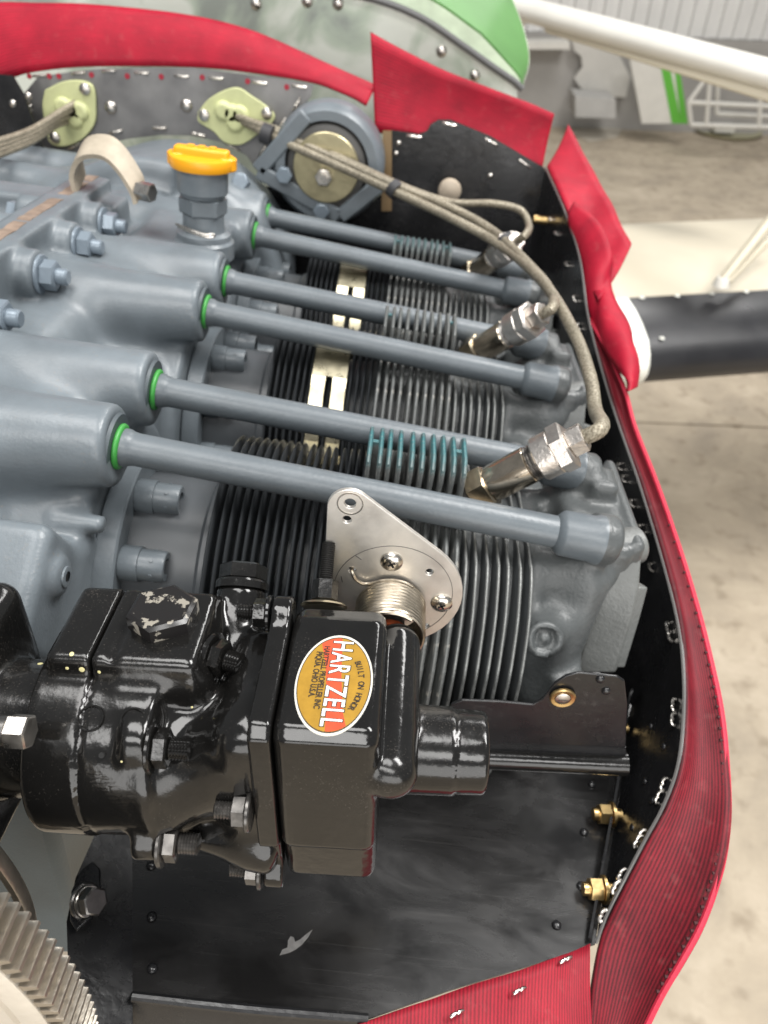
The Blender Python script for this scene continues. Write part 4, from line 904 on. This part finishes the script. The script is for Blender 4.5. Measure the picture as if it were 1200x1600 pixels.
ls = seal(inn, out, 'long worn red side seal curving down the right edge', REDB, n=140, bow=-.005, mrows=10)
# stitched hem: little needle holes and a raised cord along the outer edge
osp = spline(out, 140); isp = spline(inn, 140)
hem = MB().tube([o_.lerp(i_, .03) for o_, i_ in zip(osp, isp)], .0016, 8).build('hem_cord', mat('red_hem', (.50, .02, .05), .6, bump=.4, bscale=400), ls)
hole_me = MB().lathe((0, 0, 0), (1, 0, 0), [(-.0017, .0008), (.0017, .0008)], 8).mesh('stitch', mat('stitch_dark', (.05, .01, .012), .8))
for k in range(40, 132, 2):
    p = osp[k].lerp(isp[k], .075); o = bpy.data.objects.new('stitch', hole_me); C.objects.link(o); o.location = p; par(o, ls)
fs_ = seal([at(560, 1600, z=ZR + .001), at(640, 1572, z=ZR + .001), at(720, 1545, z=ZR + .001), at(800, 1520, z=ZR + .001), at(870, 1495, z=ZR + .001), at(922, 1475, z=ZR + .001)],
     [at(560, 1720, z=ZR - .004), at(640, 1705, z=ZR - .004), at(720, 1690, z=ZR - .004), at(800, 1675, z=ZR - .004), at(870, 1660, z=ZR - .004), at(926, 1650, z=ZR - .004)], 'red front seal flap at the bottom edge with silver staples', REDC, bow=.002)
for (a, b) in [(884, 1500), (812, 1548), (714, 1584)]:
    staple(fs_, at(a, b, z=ZR + .0035), at(a + 20, b - 10, z=ZR) - at(a, b, z=ZR), (0, 0, 1), .0062, .0008)
# ================================================================== RING GEAR at the lower left
def ring_gear():
    yg0, yg1 = -.2520, -.2385; Rg = .1785; cz = -.008; cx = .0
    t = thing('ring_gear', (cx, yg0, cz), 'starter ring gear with long teeth at bottom left corner', 'gear')
    gm = mat('gear_steel', (.46, .42, .36), .36, .9, bump=.3, bscale=300, var=.15, vscale=60)
    rimm = mat('cast_aluminium_rim', (.66, .61, .53), .42, .35, bump=.3, bscale=250, var=.08, vscale=40)
    w_ = yg1 - yg0
    MB().lathe((cx, yg1, cz), (0, -1, 0), [(0, Rg - .005), (w_ - .0005, Rg - .005), (w_, Rg - .0056), (w_ + .0006, Rg - .0125), (w_ - .0015, Rg - .0135), (w_ - .0015, Rg - .0150), (w_ - .0002, Rg - .016), (w_ - .0002, Rg - .040), (w_ - .006, Rg - .045), (w_ - .008, Rg - .09), (0, Rg - .09)], 200, caps=False).build('rim', rimm, t)
    n = 196; th = 2 * math.pi / n
    prof = [(-.30, -.0056), (-.22, -.0022), (-.12, .0008), (.12, .0008), (.22, -.0022), (.30, -.0056)]
    vs = []
    for yy in (yg0 + .001, yg1 + .002):
        for (a, r) in prof: vs.append((math.sin(a * th) * (Rg + r), yy, math.cos(a * th) * (Rg + r)))
    m_ = len(prof)
    tm = MB().add(vs, [tuple(reversed(range(m_))), tuple(range(m_, 2 * m_))] + [(i, (i + 1) % m_, m_ + (i + 1) % m_, m_ + i) for i in range(m_)]).mesh('tooth', gm, 25)
    for k in range(n):
        a = k * th
        deg = math.degrees(a) % 360
        if 55 < deg < 130:
            o = bpy.data.objects.new('tooth', tm); C.objects.link(o); o.location = (cx, 0, cz); o.rotation_euler = (0, a, 0); par(o, t)
    MB().lathe((cx, yg1 + .006, cz), (0, -1, 0), [(0, Rg - .010), (.008, Rg - .010), (.009, Rg - .016), (.009, Rg - .06)], 120, caps=False).build('back_disc', mat('dark_disc', (.05, .052, .055), .4, .6), t)
    hp_ = at(36, 1392, y=-.205); rh = math.hypot(hp_.x - cx, hp_.z - cz)
    MB().lathe((cx, -.205, cz), (0, -1, 0), [(-.003, rh - .003), (-.003, rh - .0005), (-.002, rh), (.002, rh), (.003, rh - .0005), (.003, rh - .003)], 160, caps=False).build('rear_hoop', gm, t)
ring_gear()

# ================================================================== PROPELLER GOVERNOR
ca, sa = math.cos(math.radians(5)), math.sin(math.radians(5))
GS = .30 / .33
G0 = at(400, 1156, d=.30)
GM = Matrix(((ca * GS, 0, -sa * GS, G0.x), (0, GS, 0, G0.y), (sa * GS, 0, ca * GS, G0.z), (0, 0, 0, 1))); GI = GM.inverted()
def gat(px, py, u=None, v=None, w=None):            # a pixel on a local plane of the governor
    o = GI @ Vector(CAM); r = GI.to_3x3() @ Vector(ray(px, py))
    t = (u - o.x) / r.x if u is not None else (v - o.y) / r.y if v is not None else (w - o.z) / r.z
    return o + r * t
gov = thing('propeller_governor', G0, 'gloss black propeller governor with oval gold decal and sprung lever', 'governor')
COVP = [(.031, .0495), (.022, .0525), (-.031, .0500), (-.0355, .046), (-.0365, -.019), (-.033, -.022), (-.031, -.050), (.03, -.050), (.031, .04)]
def gov_body(x, y, z):
    d = scyl(x, y, z, (-.083, 0, 0), (-.060, 0, 0), .0415, .0415, .0025)
    d = np.minimum(d, scyl(x, y, z, (-.061, 0, 0), (-.034, 0, 0), .0407, .0402, .0020))
    d = smin(d, sbox(x, y, z, (-.049, .016, .022), (.030, .022, .0285), .004), .006)       # valve block on top
    d = smin(d, sbox(x, y, z, (-.036, .012, .020), (.018, .018, .022), .006), .01)
    d = smin(d, scyl(x, y, z, (-.040, 0, -.002), (-.008, 0, -.003), .0345, .027, .004), .006)    # neck
    d = smin(d, sbox(x, y, z, (.002, -.001, -.003), (.010, .032, .044), .009), .014)
    # cast webs running from the pump body out to the cover flange
    d = smin(d, scyl(x, y, z, (-.034, -.026, .004), (.010, -.016, .034), .008, .010, .004), .012)
    d = smin(d, scyl(x, y, z, (-.036, -.022, -.028), (.012, -.028, -.036), .008, .010, .004), .010)
    d = smin(d, scyl(x, y, z, (-.032, -.030, -.012), (-.004, -.022, .012), .006, .007, .003), .012)
    # relief tower
    d = smin(d, scyl(x, y, z, (-.0125, .006, .006), (-.0125, .050, .042), .0112, .0108, .003), .007)
    # stud pads on the neck side of the flange
    for (a, b) in ((-.022, .026), (-.034, -.020), (.025, .03)):
        d = smin(d, scyl(x, y, z, (-.044, a, b), (-.034, a, b), .0105, .010, .002), .004)
    # groove at the split
    d = np.maximum(d, -(np.maximum(np.abs(x + .0605) - .0006, (.0402 - np.sqrt(y * y + z * z)))))
    # casting grooves on top of block
    d = smax(d, -sbox(x, y, z, (-.052, .016, .0512), (.0012, .03, .0016), .0006), .002)
    return d
def gov_cover(x, y, z):
    p2 = spoly(y, z, COVP) + .0052
    ex = np.abs(x - .0345) - (.0195 - .0052)
    d = np.sqrt(np.maximum(p2, 0) ** 2 + np.maximum(ex, 0) ** 2) + np.minimum(np.maximum(p2, ex), 0) - .0052
    # shaft column on the right end
    d = smin(d, scyl(x, y, z, (.0580, -.037, .0225), (.0585, .045, .0245), .0108, .0104, .0085), .0022)
    # drive stub
    d = smin(d, scyl(x, y, z, (.045, .0, 0), (.0850, 0, 0), .0190, .0183, .0008), .003)
    d = np.minimum(d, scyl(x, y, z, (.0845, .0, 0), (.0985, 0, 0), .0176, .0172, .002))
    return d
def gov_flange(x, y, z):
    p2 = spoly(y, z, COVP) - .0005
    p2 = smin(p2, np.sqrt((y - .026) ** 2 + (z - .050) ** 2) - .0075, .006)
    p2 = smin(p2, np.sqrt((y + .030) ** 2 + (z + .048) ** 2) - .0075, .006)
    ex = np.abs(x - .0105) - .0042
    return np.maximum(p2, ex) if False else np.sqrt(np.maximum(p2 + .0012, 0) ** 2 + np.maximum(ex + .0012, 0) ** 2) + np.minimum(np.maximum(p2 + .0012, ex + .0012), 0) - .0012
def gov_mount(x, y, z):
    d = sbox(x, y, z, (-.117, .0, .001), (.009, .044, .048), .010)
    d = smin(d, scyl(x, y, z, (-.128, .0, 0), (-.108, 0, 0), .036, .036, .004), .004)
    d = smax(d, -scyl(x, y, z, (-.114, -.038, .004), (-.10, -.038, .004), .014, .014, .003), .004)
    d = smin(d, scyl(x, y, z, (-.118, 0, 0), (-.081, 0, 0), .029, .029, .002), .004)
    return d
def gpart(name, f, lo, hi, h, ma=BLACK, parent=gov):
    o = obj(name, sdf_mesh(name, f, lo, hi, h, ma)); o.matrix_world = GM; par(o, parent); return o
gpart('pump_body', gov_body, (-.10, -.055, -.06), (.016, .065, .065), .0014)
cov = gpart('head_cover', gov_cover, (.002, -.055, -.055), (.104, .045, .075), .0014)
gpart('cover_flange', gov_flange, (.002, -.060, -.062), (.019, .045, .065), .0013)
gpart('mounting_flange', gov_mount, (-.14, -.06, -.06), (-.085, .06, .065), .0018)
def G(mb, name, ma, parent=gov, **k): return mb.build(name, ma, parent, M=GM, **k)
CHIP = bpy.data.materials.new('chipped_black_paint'); CHIP.use_nodes = True
def chip():
    nt = CHIP.node_tree; N = nt.nodes; L = nt.links; b = N['Principled BSDF']; tc = N.new('ShaderNodeTexCoord')
    n = N.new('ShaderNodeTexNoise'); n.inputs['Scale'].default_value = 150; n.inputs['Detail'].default_value = 6; n.inputs['Roughness'].default_value = .6; L.new(tc.outputs['Object'], n.inputs[0])
    r = N.new('ShaderNodeValToRGB'); e = r.color_ramp.elements; e[0].position = .555; e[0].color = (.010, .009, .009, 1); e[1].position = .58; e[1].color = (.24, .22, .185, 1); L.new(n.outputs[0], r.inputs[0]); L.new(r.outputs[0], b.inputs['Base Color']); b.inputs['Roughness'].default_value = .3
chip()
# hex plug on the block (chipped paint), cap on the tower
hp = gat(256, 962, w=.0520)
G(MB().hexn(hp - Vector((0, 0, .004)), hp + Vector((0, 0, .0055)), .0145, .45), 'hex_plug', CHIP)
tp = Vector((-.0125, .050, .042)); ta = Vector((0, .044, .036)).normalized()
tc_ = G(MB().lathe(tp, ta, [(-.001, .0118), (.002, .0118), (.003, .0110)], 32), 'tower_collar', BLACK)
G(MB().hexn(tp + ta * .003, tp + ta * .0105, .0108, .2), 'tower_hex_cap', BLACK)
# studs and nuts (painted)
def stud(p, ax, r=.0056, L_=.012, ma=BLACK, name='stud_nut'):
    ax = Vector(ax).normalized()
    o = G(MB().hexn(p + ax * .002, p + ax * .0075, r * 1.25, random.random()), name, ma)
    G(MB().cyl(p, p + ax * .002, r * 1.6, 24, .0005), 'washer', ma, o)
    pr_ = []; k = 0.
    while k < L_ - .006: pr_ += [(k, r * .62), (k + .0006, r * .72)]; k += .0012
    G(MB().lathe(p + ax * .0075, ax, pr_ + [(k, r * .5)], 14), 'stud_end', ma, o)
    return o
SILV = mat('scuffed_painted_steel', (.09, .085, .08), .26, .6, var=.5, vscale=250)
stud(Vector((-.034, -.026, .026)), (1, 0, 0), .0062, .014)
stud(Vector((-.034, -.036, -.022)), (1, 0, 0), .0062, .014, SILV)
stud(Vector((-.018, .010, .040)), (1, -.3, 0), .0062, .013)
stud(Vector((.0055, -.0365, .004)), (-1, 0, 0), .0050, .013, SILV, 'cover_bolt')
stud(Vector((.0055, -.031, -.048)), (-1, 0, 0), .0050, .013, SILV, 'cover_bolt')
stud(Vector((.0055, .026, .050)), (-1, 0, 0), .0048, .012, BLACK, 'cover_bolt')
lb = gat(14, 1142, v=-.036)
G(MB().hexn(lb, lb + Vector((.008, 0, 0)), .0064, .3), 'mounting_nut', STEEL); G(MB().cyl(lb - Vector((.02, 0, 0)), lb + Vector((0, 0, 0)), .0055, 16), 'mounting_stud', DSTEEL)
# inspection holes and cast roundels on the pump body
for (a, b) in [(139, 1192), (181, 1194)]:
    q = gat(a, b, v=-.0405); q = Vector((q.x, 0, 0)) + Vector((0, q.y, q.z)).normalized() * .0413
    G(MB().lathe(q, (0, q.y, q.z), [(-.001, .0011), (.0005, .0011)], 12), 'drilled_hole', HOLE)
for (a, b) in [(85, 1098), (160, 1104)]:
    q = gat(a, b, v=-.039); dirq = Vector((0, q.y, q.z)).normalized(); q = Vector((q.x, 0, 0)) + dirq * .0409
    G(MB().lathe(q, dirq, [(0, .0052), (.0006, .0050), (.0006, .0045), (.0, .0043)], 28, caps=False), 'cast_roundel', BLACK)

# --- adjusting screw at the rear of the cover, pointing to the lever
ss = gat(507, 935, w=.040); sx_ = Vector((0, .80, .60)).normalized()
G(MB().hexn(ss - sx_ * .001, ss + sx_ * .0085, .0058, .1), 'jam_nut', BLACK)
pr_ = []; k = 0.
while k < .026: pr_ += [(k, .0027), (k + .0005, .0032)]; k += .0010
G(MB().lathe(ss, sx_, pr_ + [(k, .0024)], 16), 'stop_screw', mat('black_oxide', (.035, .034, .033), .4, .6))
G(MB().lathe(ss - sx_ * .0045, sx_, [(0, .0096), (.001, .0106), (.002, .0096), (.002, .0062)], 32), 'lock_washer', mat('brass_ring', (.50, .44, .32), .3, 1.))

# --- control lever, shaft and spring (shaft runs rearward, lever stands upright at its end)
VL = .069
SH = gat(611, 938, v=VL); SH.y = 0
G(MB().cyl(Vector((SH.x, .03, SH.z)), Vector((SH.x, VL + .004, SH.z)), .0070, 24), 'control_shaft', DSTEEL)
def lv(px, py): q = gat(px, py, v=VL - .0012); return Vector((q.x, q.z, 0))      # lever plane coordinates (u, w)
LM = Matrix(((1, 0, 0, 0), (0, 0, -1, VL), (0, 1, 0, 0), (0, 0, 0, 1)))              # (u, w, off the face to the camera) -> governor
LW = GM @ LM
def Lp(mb, name, ma, parent, **k): return mb.build(name, ma, parent, M=LW, **k)
c1 = lv(546, 795); c2 = lv(614, 926)
r1 = (lv(581, 796) - c1).length; r2 = (lv(722, 936) - c2).length
def hull2(c1, r1, c2, r2, n=28):
    d_ = Vector((c2.x - c1.x, c2.y - c1.y)); D = d_.length; a0 = math.atan2(d_.y, d_.x); be = math.acos((r1 - r2) / D)
    pts = []
    for k in range(n + 1):
        a = a0 + be + (2 * math.pi - 2 * be) * k / n; pts.append(Vector((c1.x + r1 * math.cos(a), c1.y + r1 * math.sin(a), 0)))
    for k in range(n + 1):
        a = a0 - be + 2 * be * k / n; pts.append(Vector((c2.x + r2 * math.cos(a), c2.y + r2 * math.sin(a), 0)))
    return pts
def plate_with_holes(outline, holes, z0, z1, n=24):
    bm = bmesh.new(); loops = [outline] + [[Vector((c.x + r * math.cos(2 * math.pi * k / n), c.y + r * math.sin(2 * math.pi * k / n), z0)) for k in range(n)] for c, r in holes]
    es = []
    for lp_ in loops:
        vv = [bm.verts.new((p.x, p.y, z0)) for p in lp_]; es += [bm.edges.new((vv[i], vv[(i + 1) % len(vv)])) for i in range(len(vv))]
    bmesh.ops.triangle_fill(bm, edges=es, use_beauty=True)
    dead = [f for f in bm.faces if any((f.calc_center_median().xy - Vector((c.x, c.y))).length < r * .9 for c, r in holes)]
    bmesh.ops.delete(bm, geom=dead, context='FACES_ONLY')
    g_ = bmesh.ops.extrude_face_region(bm, geom=bm.faces[:]); bmesh.ops.translate(bm, verts=[v for v in g_['geom'] if isinstance(v, bmesh.types.BMVert)], vec=(0, 0, z1 - z0))
    bmesh.ops.recalc_face_normals(bm, faces=bm.faces)
    mb = MB(); bm.verts.index_update(); mb.add([v.co.copy() for v in bm.verts], [tuple(v.index for v in f.verts) for f in bm.faces]); bm.free(); return mb
hl = [(lv(547, 787), .0026), (lv(542, 812), .0020), (lv(550, 891), .0019), (lv(671, 894), .0019), (lv(665, 978), .0018)]
LEV = mat('machined_lever_alloy', (.74, .71, .66), .44, .9, bump=.02, bscale=900, var=.09, vscale=90, rvar=.07)
lev = Lp(plate_with_holes(hull2(c1, r1, c2, r2), hl, -.0012, .0012), 'control_lever', LEV, gov, ang=25, bevel=.0003)
disc_r = (lv(705, 940) - c2).length
def ring(c, r, wd, z, nm, ma, par_, n=64):
    vs = []
    for k in range(n + 1):
        a = 2 * math.pi * k / n
        for rr, zz in ((r - wd, z), (r - wd, z + .00018), (r + wd, z + .00018), (r + wd, z)): vs.append((c.x + rr * math.cos(a), c.y + rr * math.sin(a), zz))
    fs = [(k * 4 + j, k * 4 + (j + 1) % 4, k * 4 + 4 + (j + 1) % 4, k * 4 + 4 + j) for k in range(n) for j in range(4)]
    return Lp(MB().add(vs, fs), nm, ma, par_)
SCR = mat('scribed_line', (.16, .15, .14), .5, .8)
ring(c2, disc_r, .00014, .0012, 'scribed_circle', SCR, lev)
ring(hl[0][0], .0056, .00035, .0012, 'washer_mark', mat('polished_mark', (.70, .67, .62), .25, 1.), lev)
for p in ((612, 877), (690, 942)):
    q = lv(*p) + Vector((0, 0, .0012))
    s_ = Lp(MB().lathe(q, (0, 0, 1), [(0, .0054), (.0009, .0052), (.0019, .0041), (.0025, .0020), (.0026, .0001)], 32), 'lever_screw', mat('screw_nickel', (.62, .58, .52), .22, 1.), lev)
    for r_ in (.5, .5 + math.pi / 2):
        Lp(MB().box(q + Vector((0, 0, .0024)), (.0019, .00045, .0004), Matrix.Rotation(r_, 3, 'Z')), 'screw_slot', HOLE, lev)
for p, r_ in (((560, 871), .9), ((534, 905), .2)):
    q = lv(*p) + Vector((0, 0, .00125)); Lp(MB().box(q, (.0018, .0002, .0001), Matrix.Rotation(r_ - 1.6, 3, 'Z')), 'index_mark', SCR, lev)
# spring: close-wound turns round the shaft, one end hooked into the lever
SPR = mat('spring_wire', (.42, .37, .30), .30, 1., var=.2, vscale=200)
nT = 10; rs = .0158; pth = []; sc2 = Vector((SH.x, SH.z, 0))
for k in range(nT * 28 + 1):
    a = .9 + 2 * math.pi * k / 28; pth.append(sc2 + Vector((rs * math.cos(a), rs * math.sin(a), .0235 - .0215 * k / (nT * 28) + .0022)))
Lp(MB().tube(pth, .00112, 8), 'return_spring', SPR, gov)
hk = hl[2][0]
a_e = .9 + 2 * math.pi * nT
arcp = [sc2 + Vector((rs * math.cos(a_e + b), rs * math.sin(a_e + b), .0036)) for b in np.linspace(0, 1.15, 10)]
Lp(MB().tube(spline([pth[-1]] + arcp + [sc2 + Vector((-.0125, .0125, .0034)), hk + Vector((.0022, -.0036, .0036)), hk + Vector((.0006, -.0006, .0034)), hk + Vector((0, 0, .001)), hk + Vector((0, 0, -.002))], 60), .00095, 8), 'spring_hook', SPR, gov)
Lp(MB().lathe(sc2 + Vector((0, 0, .0235)), (0, 0, 1), [(0, .0098), (.003, .0098)], 28), 'shaft_seal', mat('orange_seal', (.25, .05, .015), .5), gov)

# --- decal on the sloping face of the cover
T_, E_ = Vector((.022, .0525)), Vector((-.031, .0500))
e2 = Vector((0, T_.x - E_.x, T_.y - E_.y)).normalized(); e1 = Vector((1, 0, 0)); en = e1.cross(e2).normalized()
if en.z < 0: en = -en
def onface(px, py):
    o_ = GI @ Vector(CAM); r_ = GI.to_3x3() @ Vector(ray(px, py)); p_ = Vector((0, E_.x, E_.y)); t = (p_ - o_).dot(en) / r_.dot(en); return o_ + r_ * t
dc = onface(522, 1067); dx = onface(582, 1072); dy = onface(532, 990); dyb = onface(506, 1146)
A_ = (dx - dc).length; B_ = (dy - dyb).length / 2
ang = math.atan2((dy - dyb).dot(e1), (dy - dyb).dot(e2))
ey = (e2 * math.cos(ang) + e1 * math.sin(ang)); ex = (e1 * math.cos(ang) - e2 * math.sin(ang))
DM = Matrix(((ex.x, ey.x, en.x, dc.x), (ex.y, ey.y, en.y, dc.y), (ex.z, ey.z, en.z, dc.z), (0, 0, 0, 1)))
DW = GM @ DM                                        # decal frame: x across, y up the slope, z off the face
def flat(name, pts, z, ma, parent, th=.00010):
    mb = MB().prism([Vector((p[0], p[1], z)) for p in pts], (0, 0, 1), th); return mb.build(name, ma, parent, M=DW)
ell = lambda s, k=64: [(A_ * s * math.cos(2 * math.pi * i / k), B_ * (s + (s - 1) * .0) * math.sin(2 * math.pi * i / k)) for i in range(k)]
WHT = mat('decal_white', (.55, .53, .47), .3, var=.06, vscale=200); GOLD = mat('decal_gold', (.38, .215, .03), .28, .25, var=.14, vscale=160, bump=.08, bscale=500); ORG = mat('decal_red', (.48, .07, .03), .28, var=.12, vscale=160); INK = mat('decal_ink', (.030, .022, .016), .35)
dec = flat('decal', ell(1.0), .0, WHT, gov, .00022)
flat('decal_outline', ell(.952), .00024, INK, dec, .00004)
flat('decal_field', ell(.930), .0003, GOLD, dec, .00004)
def clip_ell(poly, s):                               # clip polygon to the ellipse by angle sampling
    out = []
    for i in range(len(poly)):
        a = Vector(poly[i]); b = Vector(poly[(i + 1) % len(poly)])
        for k in range(12):
            p = a.lerp(b, k / 12); q = math.hypot(p.x / (A_ * s), p.y / (B_ * s))
            if q > 1: p = p / q
            out.append((p.x, p.y))
    return out
# slanted red band behind the name
flat('decal_band', clip_ell([(-A_ * .62, B_ * 1.05), (A_ * .02, B_ * 1.05), (A_ * .16, B_ * .15), (A_ * .34, -B_ * .55), (A_ * .55, -B_ * 1.0), (-A_ * .02, -B_ * 1.05), (-A_ * .10, -B_ * .4), (-A_ * .30, B_ * .35)], .925), .00036, ORG, dec, .00004)
def text(body, size, pos, rot, ma, z, off=0., sp=1.0, sx=1.0, bold=0.):
    cu = bpy.data.curves.new('lettering', 'FONT'); cu.body = body; cu.size = size; cu.align_x = 'CENTER'; cu.align_y = 'CENTER'; cu.space_character = sp; cu.offset = bold
    to = bpy.data.objects.new('tmp', cu); C.objects.link(to); bpy.context.view_layer.update()
    me = bpy.data.meshes.new_from_object(to.evaluated_get(bpy.context.evaluated_depsgraph_get())); bpy.data.objects.remove(to); me.materials.clear(); me.materials.append(ma); me.name = 'lettering'
    M_ = DW @ Matrix.Translation((pos[0], pos[1], z)) @ Matrix.Rotation(rot, 4, 'Z') @ Matrix.Diagonal((sx, 1, 1, 1))
    me.transform(Matrix.Diagonal((sx, 1, 1, 1)))
    o = bpy.data.objects.new('lettering', me); C.objects.link(o); o.matrix_world = DW @ Matrix.Translation((pos[0], pos[1], z)) @ Matrix.Rotation(rot, 4, 'Z'); par(o, dec); return o
rt = -math.pi / 2
text('HARTZELL', B_ * .47, (A_ * .06, B_ * .02), rt, INK, .00042, sp=1.10, sx=.72, bold=B_ * .020)
text('HARTZELL', B_ * .47, (A_ * .06, B_ * .02), rt, mat('decal_letter_white', (.70, .70, .67), .3), .00048, sp=1.10, sx=.72, bold=B_ * .004)
text('HARTZELL PROPELLER INC', B_ * .135, (-A_ * .34, B_ * .10), rt, INK, .00048, sx=.78, bold=B_ * .004)
text('PIQUA, OHIO U.S.A.', B_ * .135, (-A_ * .52, B_ * .14), rt, INK, .00048, sx=.78, bold=B_ * .004)
for k, ch in enumerate('BUILT ON HONOR'):            # follows the oval's edge
    if ch == ' ': continue
    a = math.radians(40 - k * 6.2); rr = .70
    pos = (A_ * rr * math.cos(a), B_ * rr * math.sin(a) - B_ * .02)
    text(ch, B_ * .135, pos, math.atan2(-B_ * math.cos(a), A_ * math.sin(a)) if False else rt + (a - .0) * .55, INK, .00048, sx=.8, bold=B_ * .004)

# small pale yellow overspray specks on the valve block and body
bpy.context.view_layer.update(); dg = bpy.context.evaluated_depsgraph_get()
SPK = mat('pale_yellow_speck', (.55, .50, .25), .5)
for (a, b, r_) in [(112, 1022, 4), (66, 1018, 4), (63, 1037, 5), (128, 1046, 5), (105, 1044, 3), (155, 1050, 3), (88, 985, 2.5), (190, 1190, 2), (300, 1105, 2)]:
    hit, loc, nr, ix, ob_, mm = sc.ray_cast(dg, Vector(CAM), Vector(ray(a, b)).normalized())
    if hit and ob_.parent is gov:
        k_ = r_ * .28 / 1200
        MB().lathe(loc, nr, [(-.0003, k_), (.00012, k_ * .9), (.0002, k_ * .4)], 9).build('paint_speck', SPK, gov)
